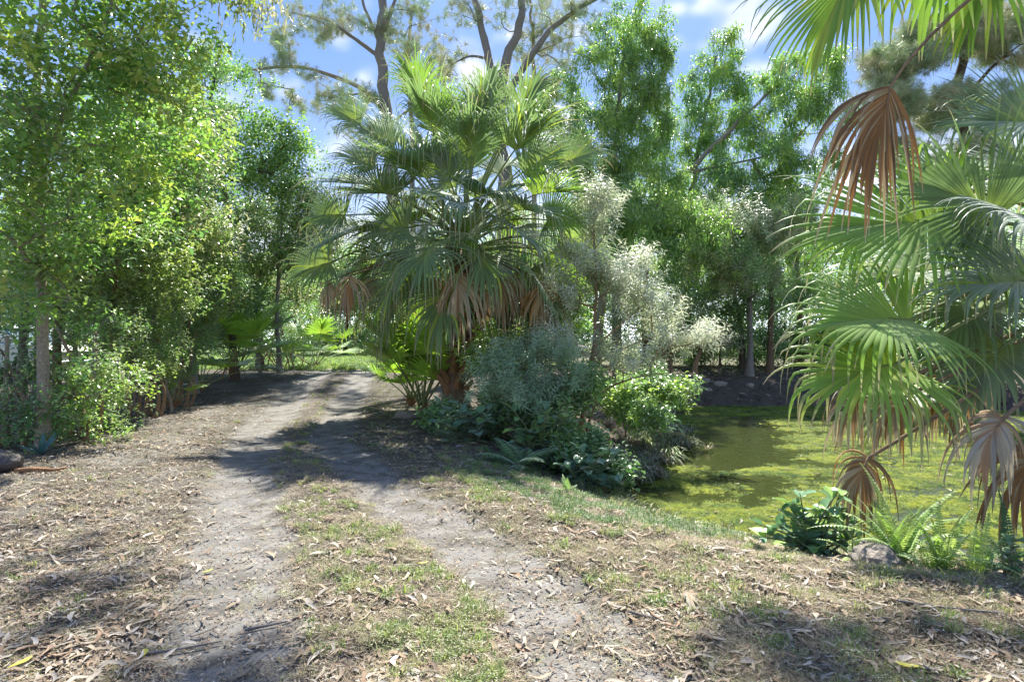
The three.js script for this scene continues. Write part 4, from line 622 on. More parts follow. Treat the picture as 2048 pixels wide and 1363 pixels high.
makeTree({ seed: 403, name: 'dark_shrub', category: 'shrub', label: 'dark glossy shrub right behind the palm trunk', bark: M.barkDark, clear: .2,
  stems: [stem([ground(1060, 13), at(1060, 720, 13), at(1060, 640, 13)], .05, .02)],
  blobs: [[at(1040, 640, 13), .6, .5, .5, 16], [at(1090, 690, 12.8), .6, .4, .5, 14], [at(1000, 700, 12.8), .5, .4, .4, 10], [at(1080, 600, 13.2), .4, .4, .4, 8]],
  leaf: { kind: 'round', per: 14, spread: .22, size: .95, pal: GREENS.deep, mat: leafGloss } });
for (const [i, x, y, d, label, pal] of [[0, 1275, 850, 10.6, 'brownish sedge clump hanging over the water edge', 'straw'], [1, 1330, 830, 12.2, 'grey-green sedge clump at the left shore', 'olive'], [2, 1210, 850, 10.2, 'grassy clump at the foot of the silvery shrub', 'silver'], [3, 1320, 780, 13.6, 'pale sedge clump where the far bank starts', 'olive'], [4, 1240, 900, 9.4, 'dry sedge clump on the near left shore', 'straw']]) {
  const b = at(x, y, d), gy = height(b.x, d), root = thing('sedge_clump', label, 'sedge', 'sedge clumps on the left shore', V(b.x, Math.max(gy, WATER) - .02, -d)), r = rngOf(600 + i), lists = [[], []];
  for (let k = 0; k < 130; k++) { const px = gauss(r) * .5, pz = gauss(r) * .4, h2 = Math.max(height(b.x + px, d - pz), WATER) - root.position.y; lists[k & 1].push({ p: V(px, h2 + r() * .05, pz), q: new THREE.Quaternion().setFromEuler(E.set(gauss(r) * .2, r() * 6.28, gauss(r) * .2)), s: .6 + r() * .7, c: tint(r, [...GREENS[pal].map((c) => c.map((v) => v * .42)), ...GREENS.olive.map((c) => c.map((v) => v * .7))]) }); }
  lists.forEach((l, q) => copies('blades', root, sprays.strap[q], sedgeMat, l));
}
for (const [i, px, d, pal, kind, label, bl] of [
  [0, 985, 11.2, 'bright', 'broad', 'green undergrowth bush touching the right side of the palm trunk', [[975, 700, 11, .4, .35, 14], [1000, 790, 10.8, .45, .3, 14], [1030, 740, 11.2, .4, .3, 10]]],
  [1, 1060, 9.7, 'deep', 'round', 'dark undergrowth bush under the blue-green feathery shrub', [[1040, 820, 9.6, .5, .22, 16], [1090, 800, 9.8, .5, .25, 16], [1000, 850, 9.4, .4, .2, 12]]],
  [2, 1130, 10, 'gum', 'broad', 'mid-green undergrowth bush left of the bare tan stem', [[1120, 810, 9.8, .45, .25, 14], [1150, 760, 10.2, .4, .3, 12], [1110, 860, 9.2, .4, .2, 12]]],
  [3, 1250, 11.4, 'gum', 'broad', 'mid-green leafy undergrowth bush right of the bare tan stem', [[1240, 790, 11.2, .5, .25, 16], [1300, 770, 11.6, .5, .25, 16], [1280, 830, 10.6, .45, .2, 14], [1350, 780, 12.4, .45, .25, 12]]],
  [4, 1090, 12.6, 'bright', 'broad', 'bright undergrowth bush seen under the right dead frond', [[1080, 680, 12.4, .5, .3, 14], [1130, 640, 12.8, .5, .35, 14], [1040, 720, 12.2, .4, .3, 10]]],
  [5, 1195, 8.9, 'deep', 'round', 'shaded undergrowth bush at the foot of the silvery shrub', [[1190, 890, 8.7, .45, .2, 14], [1150, 920, 8.4, .4, .2, 12], [1230, 940, 8.3, .35, .15, 10]]],
  [6, 900, 10.4, 'deep', 'broad', 'dark undergrowth bush at the left foot of the palm trunk', [[890, 830, 10.2, .35, .18, 12], [930, 850, 9.9, .4, .18, 12]]]])
  makeTree({ seed: 470 + i, name: 'undergrowth_bush', category: 'bush', label, group: 'undergrowth between palm and pond', bark: M.barkBrown, clear: .15, limbAt: .02, twig: .004, stems: [stem([ground(px, d), ground(px, d).add(V(.02, .25, 0)), at(bl[0][0], bl[0][1], bl[0][2])], .02, .008)], blobs: bl.map(([x, y, dd, rx, ry, n]) => [at(x, y, dd), rx, ry, rx, n]),
    leaf: { kind, per: 10, spread: .16, size: kind === 'plume' ? 1.3 : .95, pal: GREENS[pal], mat: leafGloss } });
// shrubs with separate round leaves
function roundLeafGeo(k, len = .12, wid = .1) { const b = new Buf(), seg = 8, c = b.v(V(0, .004, len * .5)); const ids = []; for (let i = 0; i < seg; i++) { const a = i / seg * 2 * Math.PI, w = Math.sin(a), l = -Math.cos(a); ids.push(b.v(V(w * wid / 2 * (1 - .12 * l), Math.abs(w) * .012 * (1 + k) - .01 * k * l * l, len * .5 + l * len * .5))); } for (let i = 0; i < seg; i++) b.t(c, ids[i], ids[(i + 1) % seg]); return b.geo(); }
function roundLeafShrub(label, base, stems, leafLen, cols, seed, matO = {}) {
  const r = rngOf(seed), root = thing('round_leaved_shrub', label, 'shrub', 'round-leaved shrubs on the pond bank', base), geos = [0, 1, 2].map((k) => roundLeafGeo(k * .6, leafLen * (1 + .1 * k), leafLen * (.72 + .06 * k))), mats = cols.map((c) => leafMat({ color: new THREE.Color().setRGB(...c), clearcoat: .8, clearcoatRoughness: .28, transmission: .3, ...matO }));
  const mat = new THREE.MeshStandardMaterial({ color: new THREE.Color().setRGB(.16, .17, .08), roughness: .7 });
  stems.forEach(([tip, n], si) => {
    const t = tip.clone().sub(base), o = V(gauss(r) * .08, 0, gauss(r) * .08); o.y = height(base.x + o.x, -(base.z + o.z)) - base.y - .02;
    const pts = smooth([o, o.clone().lerp(t, .5).add(V(0, .08 * t.length(), 0)), t], 5); part('stem', tube(pts, taper(pts.length, .011, .004), 5).geo(), mat, root);
    for (let i = 0; i < n; i++) { const f = .25 + .75 * i / n, p = pts[Math.min(pts.length - 1, Math.round(f * (pts.length - 1)))], m = part('leaf', geos[Math.floor(r() * 3)], mats[Math.floor(r() * mats.length)], root); m.position.copy(p).add(V((r() - .5) * .02, (r() - .5) * .03, (r() - .5) * .02)); m.rotation.set(rad(-50 + r() * 75), i * 2.4 + r(), (r() - .5) * .6, 'YXZ'); const s = .75 + .45 * r(); m.scale.setScalar(s); }
  });
  return root;
}
{
  const deep = [[.09, .21, .07], [.07, .18, .07], [.15, .29, .07], [.1, .21, .1]], tealish = [[.09, .2, .11], [.11, .24, .13], [.08, .17, .09], [.14, .28, .1]], r = rngOf(71);
  const tips = (list, d) => list.map(([x, y, n, dd = 0]) => [at(x, y, d + dd), n]);
  const scatter = (x0, x1, y0, y1, d, k, n) => Array.from({ length: k }, () => [at(lerp(x0, x1, r()), lerp(y0, y1, r()), d + (r() - .5) * .7), n]);
  roundLeafShrub('round-leaved shrub low at the left foot of the palm', ground(930, 9.1), scatter(870, 1000, 800, 920, 8.9, 36, 8), .16, tealish, 72);
  roundLeafShrub('round-leaved shrub with fresh light shoots beside the fern', ground(1085, 8.8), [...scatter(1010, 1160, 790, 910, 8.7, 34, 8), ...tips([[1098, 815, 8], [1080, 850, 7]], 8.6)], .13, [...deep, [.2, .32, .05]], 73);
  roundLeafShrub('shaded teal shrub leaning to the algae at the left shore', ground(1165, 7.9), scatter(1100, 1260, 880, 1000, 7.9, 36, 8), .135, tealish, 74);
  roundLeafShrub('round-leaved shrub between palm foot and blue-green shrub', ground(1000, 9.6), scatter(960, 1060, 790, 850, 9.4, 18, 8), .14, deep, 75);
  const nb = ground(1630, 4.8);
  roundLeafShrub('glossy dark round-leaved shrub on the near bank before the dead frond', nb, tips([[1560, 1015, 9], [1545, 1040, 7], [1600, 985, 10], [1625, 1030, 8], [1580, 1050, 8], [1690, 965, 11, -.15], [1680, 1000, 9], [1720, 1040, 8], [1655, 1060, 8], [1530, 1065, 6], [1705, 1075, 8], [1600, 1080, 7], [1750, 1060, 6], [1510, 1045, 8], [1495, 1070, 6], [1570, 1000, 8], [1640, 1000, 9], [1660, 1020, 8], [1700, 1010, 8], [1620, 1065, 8], [1560, 1085, 6], [1680, 1085, 7]], 4.8), .115, [[.14, .29, .10], [.11, .24, .09], [.27, .44, .09], [.12, .26, .11]], 76);
  const cb = ground(2022, 4.0); roundLeafShrub('light leafy weed at the right end of the bank', cb, tips([[2000, 1085, 6], [2030, 1065, 7], [2040, 1110, 6], [1985, 1120, 5], [2030, 1095, 6]], 4.0), .075, [[.13, .24, .08], [.1, .2, .07]], 77);
}
// ferns: each frond a part
function pinnate(len, pairs, wid, seed, up, c0) {
  const r = rngOf(seed), b = new Buf(), pts = []; let d = V(Math.cos(up), Math.sin(up), 0), p = V(0, 0, 0);
  for (let i = 0; i <= pairs; i++) { pts.push(p.clone()); p = p.clone().addScaledVector(d, len / pairs); d = d.clone().add(V(.02, -.05 * (up > 1.2 ? .35 : 1), 0)).normalize(); }
  for (let i = 1; i < pairs; i++) {
    const f = i / pairs, w = wid * Math.sin(Math.PI * Math.pow(f * .94 + .05, .7)) , dir = V().subVectors(pts[i + 1], pts[i - 1]).normalize(), n = V().crossVectors(V(0, 0, 1), dir).normalize();
    const k = .75 + .5 * r(), c = [c0[0] * k, c0[1] * k, c0[2] * k];
    for (const s of [-1, 1]) leafInto(b, pts[i], V(0, 0, s).addScaledVector(dir, .28 + .1 * r()).addScaledVector(n, -.12 - .1 * r()).normalize(), n.clone(), w, len / pairs * .92, { c, pos: .35, fold: .1, curl: .15 });
  }
  for (let i = 0; i < pairs; i++) { const s = V(0, 0, .004), a = b.v(pts[i].clone().add(s), c0), c = b.v(pts[i].clone().sub(s), c0), e = b.v(pts[i + 1].clone().sub(s), c0), g = b.v(pts[i + 1].clone().add(s), c0); b.q(a, c, e, g); }
  return b.geo();
}
function fern(label, base, n, len, wid, seed, cols, upr = [50, 88], pairs = 24) {
  const r = rngOf(seed), root = thing('fern', label, 'fern', 'ferns on the pond bank', base);
  for (let i = 0; i < n; i++) { const m = part('frond', pinnate(len * (.6 + .5 * r()), pairs, wid * (.8 + .4 * r()), seed * 30 + i, rad(lerp(upr[0], upr[1], r())), cols[Math.floor(r() * cols.length)]), plantMat, root); m.position.set(gauss(r) * .07, 0, gauss(r) * .06); m.rotation.y = i * 2.4 + r(); }
  return root;
}
{
  const lime = [[.3, .46, .08], [.24, .4, .07], [.4, .52, .12]], mid = [[.09, .2, .05], [.12, .25, .06]];
  fern('tall light green sword fern behind the limestone rock', ground(1800, 4.35), 20, .72, .055, 81, lime, [55, 88], 30);
  fern('sword fern right of the limestone rock', ground(1880, 4.2), 16, .58, .05, 82, lime, [50, 88], 28);
  fern('small sword fern between the rock and the round-leaved shrub', ground(1715, 4.5), 7, .36, .04, 83, lime, [35, 80], 22);
  fern('sword fern near the right weed', ground(1950, 4.05), 11, .46, .045, 84, [...lime, ...mid], [50, 88], 24);
  fern('dark upright fern at the right edge of the picture', ground(2010, 4.4), 5, .6, .05, 85, [[.06, .15, .05]], [60, 85], 30);
  fern('lacy wide fern in the dark gap below the silvery shrub', ground(1040, 8.1), 9, .75, .19, 86, mid, [30, 62], 20);
  fern('tiny fern at the crest of the grassy bank', ground(1140, 6.8), 5, .26, .06, 87, [[.2, .33, .08]], [40, 75], 14);
  fern('small fern under the round-leaved shrub', ground(1590, 4.75), 6, .28, .05, 88, lime, [25, 65], 18);
}
// strap-leaved bromeliad at the foot of the near tree
{
  const base = ground(82, 8.0), root = thing('bromeliad', 'blue-green bromeliad rosette at the foot of the pale trunk', 'bromeliad', null, base.setY(base.y + .03)), mat = leafMat({ color: new THREE.Color().setRGB(.05, .13, .12), transmission: .15 });
  for (let i = 0; i < 11; i++) { const a = i * 2.4, b = new Buf(), el = rad(25 + (i % 4) * 15), L = .34 + .05 * (i % 3); let pr = null; for (let k = 0; k <= 6; k++) { const s = k / 6, p = dirOf(a, el).multiplyScalar(L * s).add(V(0, -.22 * L * s * s, 0)), sd = V(-Math.sin(a), 0, Math.cos(a)).multiplyScalar(.032 * (s < .5 ? .8 + .4 * s : 2 * (1 - s) * 1)), l = b.v(p.clone().add(sd).add(V(0, .008, 0))), m = b.v(p), q = b.v(p.clone().sub(sd).add(V(0, .008, 0))); if (pr) { b.q(pr[0], pr[1], m, l); b.q(pr[1], pr[2], q, m); } pr = [l, m, q]; } part('leaf', b.geo(), mat, root); }
}
// orange-leaved shrubs low across the pond
for (const [i, x, y, d, label] of [[0, 1338, 692, 20.2, 'orange-leaved bush left of the leaning trunk across the pond'], [1, 1440, 678, 22, 'small rust-coloured bush under the waterside tree']])
  makeTree({ seed: 450 + i, name: 'orange_bush', category: 'bush', label, bark: M.barkBrown, clear: .2, stems: [stem([ground(x, d), at(x, y + 20, d), at(x, y, d)], .02, .008)], blobs: [[at(x, y, d), .32, .18, .25, 12]], leaf: { kind: 'broad', per: 9, spread: .1, size: .8, pal: [[.45, .16, .03], [.5, .24, .04], [.35, .09, .03]], mat: leafSoft } });

// ------------------------------------------------------------------ rocks, car, small things
function rockGeo(rx, ry, rz, seed) {
  const g = new THREE.IcosahedronGeometry(1, 5), p = g.attributes.position, v = V();
  for (let i = 0; i < p.count; i++) { v.fromBufferAttribute(p, i); let k = 1 + .3 * fbm3(v.x * 1.3 + seed, v.y * 1.3, v.z * 1.3, 3); const h = fbm3(v.x * 3.6, v.y * 3.6 + seed, v.z * 3.6, 4); k += .16 * Math.abs(h) * -1 + .06; p.setXYZ(i, v.x * rx * k, v.y * ry * k, v.z * rz * k); }
  g.computeVertexNormals(); return g;
}
const rockMat = new THREE.MeshStandardMaterial({ color: new THREE.Color().setRGB(.44, .39, .33), roughness: .95, map: grainTex, bumpMap: grainTex, bumpScale: .02 });
{
  const put = (px, d, s, seed, label, yo = .3) => { const b = ground(px, d), m = solo('rock', rockGeo(s[0], s[1], s[2], seed), rockMat, label, 'rock', 'limestone rocks round the pond'); m.position.set(b.x, Math.max(b.y, WATER) + s[1] * yo, b.z); m.rotation.y = seed; return m; };
  put(1752, 4.3, [.2, .12, .15], 1, 'pitted grey limestone rock beside the sword ferns', .45);
  put(1690, 4.2, [.07, .025, .05], 2, 'flat white stone left of the pitted limestone rock');
  put(1590, 4.4, [.08, .03, .06], 3, 'small pale stone at the crest of the near bank');
  [[1395, 20.6, .18, 'pale stone first from the left on the far shore'], [1412, 21.2, .14, 'pale stone under the leaning reddish trunk'], [1440, 20.9, .16, 'pale stone mid-way along the far shore'], [1378, 20.3, .12, 'small stone at the left end of the far shore'], [1500, 20.8, .13, 'pale stone in front of the dark trunk across the pond'], [1416, 20.5, .1, 'little stone at the water line across the pond']].forEach(([x, d, s, l], i) => put(x, d, [s * 1.5, s * .7, s], 10 + i, l));
  const b = ground(838, 12.0), m = solo('rock', rockGeo(.2, .12, .15, 31), rockMat, 'rounded pale stone at the foot of the bright young palm', 'rock', 'limestone rocks round the pond'); m.position.set(b.x - .25, b.y + .05, b.z + .1);
}
{ // coconut husk half in view at the left edge
  const b = ground(2, 7.0), m = solo('coconut_husk', (() => { const g = new THREE.SphereGeometry(.17, 24, 18), p = g.attributes.position; for (let i = 0; i < p.count; i++) { const x = p.getX(i), y = p.getY(i), z = p.getZ(i), k = 1 + .08 * fbm3(x * 9, y * 9, z * 9, 3) + .2 * Math.max(0, x) ; p.setXYZ(i, x * k * 1.3, y * k * .85, z * k); } g.computeVertexNormals(); return g; })(), new THREE.MeshPhysicalMaterial({ color: new THREE.Color().setRGB(.06, .045, .04), roughness: .5, map: barkTex, bumpMap: barkTex, bumpScale: .006, clearcoat: .3 }), 'dark brown coconut husk lying at the left edge of the picture', 'coconut');
  m.position.set(b.x, b.y + .12, b.z);
  const p = ground(70, 6.9), q = solo('palm_sheath', tube(smooth([V(-.22, .02, 0), V(0, .045, .02), V(.2, .03, -.03), V(.32, .05, -.04)], 4), taper(13, .03, .012), 7, .3).geo(), M.boot, 'rusty fallen palm sheath beside the coconut husk', 'sheath'); q.position.copy(p).setY(p.y + .03);
}
{ // old car glimpsed through the thicket
  const d = 19, b = ground(20, d); b.y = height(b.x, d); const car = thing('parked_car', 'pale green old car glimpsed through the gap left of the trunk', 'car', null, b); car.rotation.y = rad(-8);
  const paint = new THREE.MeshPhysicalMaterial({ color: new THREE.Color().setRGB(.36, .42, .34), roughness: .45, clearcoat: .6, clearcoatRoughness: .2 }), roofM = new THREE.MeshPhysicalMaterial({ color: new THREE.Color().setRGB(.62, .64, .6), roughness: .5, clearcoat: .4 }), glass = new THREE.MeshPhysicalMaterial({ color: new THREE.Color().setRGB(.02, .07, .08), roughness: .05, clearcoat: 1 }), rubber = new THREE.MeshStandardMaterial({ color: new THREE.Color().setRGB(.02, .02, .02), roughness: .9 }), chrome = new THREE.MeshStandardMaterial({ color: new THREE.Color().setRGB(.6, .6, .6), metalness: 1, roughness: .25 }), redM = new THREE.MeshPhysicalMaterial({ color: new THREE.Color().setRGB(.4, .03, .02), roughness: .2, clearcoat: 1 });
  const ext = (pts, w, bev = .05) => { const g = new THREE.ExtrudeGeometry(new THREE.Shape(pts.map(([x, y]) => new THREE.Vector2(x, y))), { depth: w - 2 * bev, bevelEnabled: true, bevelSize: bev, bevelThickness: bev, bevelSegments: 3 }); g.translate(0, 0, -w / 2 + bev); return g; };
  part('body', ext([[-2.1, .35], [2.1, .35], [2.15, .75], [1.9, .92], [1.0, .98], [-1.3, 1.0], [-2.1, .9]], 1.7), paint, car);
  part('cabin', ext([[-1.2, 1.05], [1.0, 1.05], [.55, 1.42], [-.75, 1.45]], 1.42, .04), glass, car);
  part('roof', ext([[-.95, 1.5], [-.6, 1.56], [.2, 1.57], [.62, 1.49], [.5, 1.47], [-.8, 1.48]], 1.46, .02), roofM, car);
  for (const [x, z] of [[-1.3, .8], [1.3, .8], [-1.3, -.8], [1.3, -.8]]) { const w = part('wheel', new THREE.TorusGeometry(.25, .09, 10, 24), rubber, car); w.position.set(x, .34, z); const rim = part('rim', new THREE.CylinderGeometry(.17, .17, .1, 20).rotateX(Math.PI / 2), chrome, w); }
  for (const z of [-.6, .6]) { const l = part('tail_light', new THREE.SphereGeometry(.09, 14, 10), redM, car); l.scale.set(.5, 1, 1); l.position.set(2.16, .68, z); }
  for (const x of [-2.2, 2.22]) { const m = part('bumper', new THREE.CapsuleGeometry(.06, 1.5, 4, 10).rotateX(Math.PI / 2), chrome, car); m.position.set(x, .45, 0); }
}

// ------------------------------------------------------------------ grass, leaf litter and twigs
function litterDensity(x, d, z) {
  if (z.sd < .3) return 0.15; const n = fbm2(x * 1.1 + 40, d * 1.1, 3);
  const k = z.left > .35 ? .95 + n : z.mid ? .45 + n * .8 : .75 + n; return clamp(k * (1 - .82 * z.track), 0.05, 1.5);
}
function grassDensity(x, d, z) {
  if (z.sd < .2) return 0; const n = fbm2(x * .9 + 7, d * .9 - 5, 3), m = fbm2(x * 2.2, d * 2.2 + 30, 2); let g;
  if (z.mid) g = .38 + n * 1.2 + m * .9; else if (z.left > 0) g = .02 + n * .9 + m * .5 - .12; else g = .28 + n * .8 + m * .8; if (d > 22) g += .8;
  g *= 1 - .95 * z.track; if (z.left > 2.6 && d > 5 && d < 22) g *= .25; if (z.right > 1.4 && d > 8.5 && d < 22) g *= .2; return clamp(g, 0, 1.3);
}
function scatterGround(seed, count, d0, d1, dens, make, pow = 1) {
  const r = rngOf(seed), out = []; let guard = count * 14;
  while (out.length < count && guard-- > 0) { const d = d0 * Math.pow(d1 / d0, Math.pow(r(), pow)), half = d * .84 + .9, x = (r() * 2 - 1) * half, z = zones(x, d); if (r() > dens(x, d, z)) continue; if (z.sd < .08) continue; out.push(make(r, x, d, height(x, d, z), z)); }
  return out;
}
const DRY = [[.33, .26, .175], [.28, .21, .14], [.38, .32, .24], [.21, .15, .09], [.25, .165, .1], [.15, .105, .07], [.27, .24, .20], [.42, .37, .3]];
function fallenLeafGeo(k, len, wid) {               // falcate dry leaf, curled across and along
  const b = new Buf(), n = 7; let pr = null; for (let i = 0; i <= n; i++) { const s = i / n, w = wid * .5 * Math.pow(Math.max(0, Math.sin(Math.PI * clamp(s * .97 + .015, 0, 1))), .75), x = (s - .5) * len, bend = (k + .4) * .16 * len * (1 - 4 * (s - .5) ** 2), y = .006 + .05 * len * k * Math.sin(s * 5 + k) ** 2 + .04 * len * s * s, l = b.v(V(x, y + w * .5, bend + w)), m = b.v(V(x, y, bend)), q = b.v(V(x, y + w * .35, bend - w)); if (pr) { b.q(pr[0], pr[1], m, l); b.q(pr[1], pr[2], q, m); } pr = [l, m, q]; } return b.geo();
}
const leafGeos = [fallenLeafGeo(.2, .13, .02), fallenLeafGeo(.7, .14, .026), fallenLeafGeo(1.2, .12, .018), fallenLeafGeo(1.7, .15, .022), fallenLeafGeo(.4, .1, .032)];
const flat = (r, k = .18) => new THREE.Quaternion().setFromEuler(E.set(gauss(r) * k, r() * 6.28, gauss(r) * k, 'YXZ'));
{
  // the leaves that show largest lie singly; the rest is litter
  const mats = DRY.map((c) => { const m = dryMat.clone(); m.color = new THREE.Color().setRGB(...c); return m; });
  const near = scatterGround(901, 280, 2.15, 4.6, litterDensity, (r, x, d, y, z) => ({ r: r(), x, d, y, z, q: flat(r, .2), s: .65 + .6 * r(), m: Math.floor(r() * mats.length) }));
  for (const l of near) {
    const where = l.z.left > .3 ? 'in the litter left of the track' : l.z.mid ? 'on the grassy strip between the wheel tracks' : l.z.track > .4 ? 'on the bare sand of a wheel track' : 'on the dry turf right of the track', tone = ['tan', 'tan', 'pale', 'brown', 'brown', 'dark brown', 'greyish', 'pale'][l.m];
    const m = solo('fallen_leaf', leafGeos[Math.floor(l.r * 5)], mats[l.m], `${tone} dry curved leaf lying ${where}`, 'leaf', 'fallen leaves in the foreground'); m.position.set(l.x, l.y + .004, -l.d); m.quaternion.copy(l.q); m.scale.setScalar(l.s);
  }
  const ym = leafMat({ color: new THREE.Color().setRGB(.5, .45, .06), transmission: .2 });
  for (const [px, py, s, a, label] of [[845, 1126, .6, .3, 'pale yellow leaf on the right wheel track'], [40, 1336, .8, 1.2, 'yellow leaf at the bottom left corner'], [1812, 1336, 1.0, -.5, 'yellow-green curved leaf at the bottom right'], [285, 1306, .6, 2, 'small yellow leaf left of the wheel track'], [415, 1142, .6, 1, 'small yellow leaf in the litter at mid-left']]) { const d = F * EYE / (py - 681.5), x = (px - 1024) / F * d, m = solo('yellow_leaf', fallenLeafGeo(.5, .13, .045), ym, label, 'leaf', 'yellow fallen leaves'); m.position.set(x, height(x, d) + .012, -d); m.rotation.y = a; m.scale.setScalar(s); }
  const fr = ground(1378, 3.45), dryFan = thing('dry_frond_scrap', 'straw-coloured scrap of palm frond lying on the turf', 'frond scrap', null, V(fr.x, fr.y + .05, fr.z)); part('blades', blade({ seed: 77, dead: 1, hub: V(0, .03, -.06), T: V(.1, .1, 1), N: V(0, 1, -.1), L: .22, n: 14, K: 6, spread: .5, droop: .1, pal: 'tan', wide: .35 }), frondDeadMat, dryFan);
  for (const [px, d, L, a, label] of [[1195, 3.75, .3, .9, 'grey broken stick on the turf by the right track'], [1300, 3.3, .24, -.6, 'thin curved stick on the turf'], [560, 3.3, .35, .5, 'brown stick beside the left wheel track'], [330, 3.0, .5, .3, 'thin stick in the litter at bottom left'], [180, 4.2, .6, .15, 'long thin stick in the left litter'], [1900, 3.4, .5, -.35, 'dark stick on the turf at the right']]) { const b = ground(px, d), m = solo('stick', tube(smooth([V(-L / 2, .012, 0), V(0, .02, L * .06), V(L / 2, .012, -L * .03)], 4), taper(9, .009, .005), 6, .25).geo(), M.barkGrey, label, 'stick', 'sticks on the ground'); m.position.set(b.x, height(b.x, d), b.z); m.rotation.y = a; }
  const host = (name, label, category) => { const g = new THREE.Group(); g.name = name; scene.add(g); return tag(g, label, category, null, 'stuff'); };
  const litter = host('leaf_litter', 'carpet of dry leaves and bits scattered over the ground', 'leaf litter');
  const five = [[], [], [], [], []];
  scatterGround(902, 19000, 2.0, 20, litterDensity, (r, x, d, y) => five[Math.floor(r() * 5)].push({ p: V(x, y + .006 + r() * .01, -d), q: flat(r, .3), s: .4 + .75 * r() * r() + (d > 8 ? .25 : 0), c: tint(r, DRY) }), .95);
  five.forEach((l, i) => copies('leaves', litter, leafGeos[i], dryMat, l));
  const bankL = [[], []]; { const r = rngOf(907); for (let i = 0; i < 5200; i++) { const d = 12 + r() * 18, x = 1.5 + r() * 14, z = zones(x, d); if (z.sd < .06 || z.sd > 7 || x > d * .7) continue; bankL[i & 1].push({ p: V(x, height(x, d, z) + .01 + .02 * r(), -d), q: flat(r, .5), s: .9 + 1.1 * r(), c: tint(r, [[.10, .07, .05], [.14, .10, .07], [.22, .17, .12], [.07, .05, .04], [.34, .29, .23]]) }); } }
  copies('bank_leaves', litter, leafGeos[1], dryMat, bankL[0]); copies('bank_leaves', litter, leafGeos[4], dryMat, bankL[1]);
  const floss = [], afloat = [[], []]; { const r = rngOf(908); let g2 = 60000; while (floss.length < 11000 && g2-- > 0) { const d = 5 + r() * 15, x = .8 + r() * 14; if (x > d * .86 + .6 || shoreDist(x, d) > -.05) continue; const cv = algaeCover(x, d); if (cv < .02) continue; floss.push({ p: V(x, WATER + .008 + .012 * r(), -d), q: flat(r, .12), s: .7 + 1.1 * r(), c: tint(r, [[.24, .30, .02], [.16, .24, .02], [.3, .32, .03], [.09, .15, .02]]) }); if (r() < .035) afloat[r() < .5 ? 0 : 1].push({ p: V(x + .1, WATER + .02, -d), q: flat(r, .1), s: .5 + .6 * r(), c: tint(r, DRY) }); } }
  const bitG = [fallenLeafGeo(.9, .04, .007), fallenLeafGeo(.3, .03, .011)], two = [[], []];
  scatterGround(903, 90000, 1.9, 13, (x, d, z) => .25 + litterDensity(x, d, z) * .8, (r, x, d, y) => two[r() < .6 ? 0 : 1].push({ p: V(x, y + .002 + r() * .006, -d), q: flat(r, .35), s: .4 + .8 * r(), c: tint(r, [...DRY, [.16, .11, .07], [.12, .085, .06]]) }), .9);
  two.forEach((l, i) => copies('bits', litter, bitG[i], dryMat, l));
  const thatchG = (() => { const r = rngOf(5), b = new Buf(); for (let i = 0; i < 16; i++) { const y = r() * 6.28, el = rad(5 + r() * 40), d = dirOf(y, el), l = .03 + r() * .045, s = V(-Math.sin(y), 0, Math.cos(y)).multiplyScalar(.0014), o = V((r() - .5) * .06, 0, (r() - .5) * .06), a = b.v(o.clone().add(s)), c = b.v(o.clone().sub(s)), t = b.v(o.clone().addScaledVector(d, l).add(V(0, -l * .2, 0))); b.t(a, c, t); } return b.geo(); })();
  const grassG = [0, 1].map((q) => { const r = rngOf(15 + q), b = new Buf(); for (let i = 0; i < 18; i++) { const y = r() * 6.28, el = rad(35 + r() * 50), d = dirOf(y, el), l = .035 + r() * .06, s = V(-Math.sin(y), 0, Math.cos(y)).multiplyScalar(.0022), o = V((r() - .5) * .05, 0, (r() - .5) * .05), m = o.clone().addScaledVector(d, l * .6), t = o.clone().addScaledVector(d, l * .85).add(V(Math.cos(y) * l * .25, -.1 * l, Math.sin(y) * l * .25)), a = b.v(o.clone().add(s)), c = b.v(o.clone().sub(s)), e = b.v(m.clone().add(s)), f = b.v(m.clone().sub(s)), g = b.v(t); b.q(a, c, f, e); b.t(e, f, g); } return b.geo(); });
  const scum = host('floating_scum', 'loose algae threads and fallen leaves floating on the pond', 'algae'); copies('threads', scum, thatchG, dryMat, floss); afloat.forEach((l, i) => copies('floating_leaves', scum, leafGeos[i ? 4 : 1], dryMat, l));
  const grass = host('grass', 'thin patchy grass over the strip and banks', 'grass'), th = [], gr = [[], []];
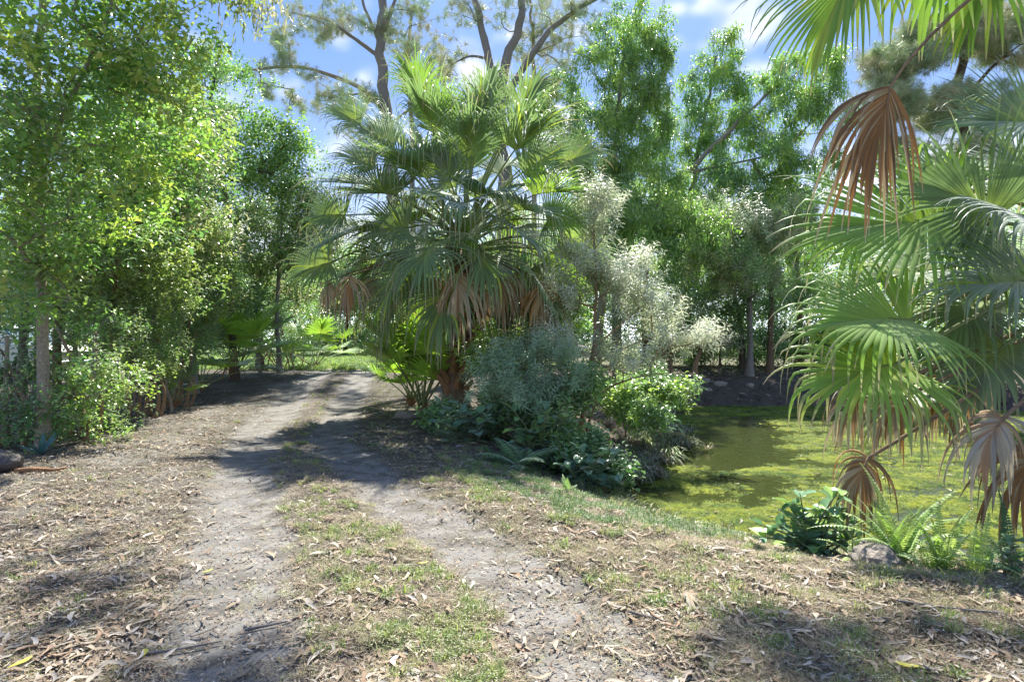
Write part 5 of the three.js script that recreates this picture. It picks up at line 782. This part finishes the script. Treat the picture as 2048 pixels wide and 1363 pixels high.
  scatterGround(904, 30000, 1.9, 16, (x, d, z) => clamp((z.right > 0 ? .9 : z.mid ? .7 : .4) * (1 - .93 * z.track) * (.75 + fbm2(x * 1.3, d * 1.3, 3)), 0, 1), (r, x, d, y) => th.push({ p: V(x, y, -d), q: flat(r, .15), s: .7 + .8 * r(), c: tint(r, [[.32, .27, .15], [.25, .2, .12], [.2, .15, .095], [.28, .29, .11], [.38, .32, .21]]) }));
  copies('thatch', grass, thatchG, dryMat, th);
  scatterGround(905, 9500, 2.0, 24, (x, d, z) => { const g = grassDensity(x, d, z), lush = (z.sd < 2.4 && d > 5 && d < 10 && x < 2) ? .9 : 0; return Math.max(lush * sst(fbm2(x * 2, d * 2, 3), -.25, .3), .4 * sst(g, .15, 1.25)); }, (r, x, d, y, z) => gr[r() < .5 ? 0 : 1].push({ p: V(x, y - .004, -d), q: flat(r, .15), s: .5 + .75 * r(), c: tint(r, z.sd < 2.2 && d > 5 ? [[.10, .21, .04], [.13, .25, .05], [.2, .27, .07]] : [[.24, .34, .06], [.19, .27, .06], [.32, .36, .10], [.36, .33, .15]]) }));
  { const r = rngOf(909); let k = 0, g3 = 40000; while (k < 900 && g3-- > 0) { const d = 4.5 + r() * 5.5, x = .6 + r() * 5.4, sd = shoreDist(x, d); if (sd < -.02 || sd > .75 * r() + .1 || r() < .5 - fbm2(x * 3, d * 3, 2)) continue; k++; gr[k & 1].push({ p: V(x, Math.max(height(x, d), WATER) - .01, -d), q: flat(r, .3), s: 1.1 + 1.5 * r(), c: tint(r, [[.2, .29, .06], [.27, .32, .1], [.34, .3, .16], [.13, .22, .05]]) }); } }
  gr.forEach((l, i) => copies('tufts', grass, grassG[i], leafSoft, l));
  const lawn = [[], []]; scatterGround(906, 9000, 22, 46, (x, d, z) => x < 1 && x > -22 ? 1 - z.track * .8 : 0, (r, x, d, y) => lawn[r() < .5 ? 0 : 1].push({ p: V(x, y, -d), q: flat(r, .2), s: 2 + 1.5 * r(), c: tint(r, [[.2, .32, .05], [.26, .36, .06], [.16, .26, .05]]) }));
  lawn.forEach((l, i) => copies('lawn', grass, grassG[i], leafSoft, l));
}
renderer.render(scene, camera);
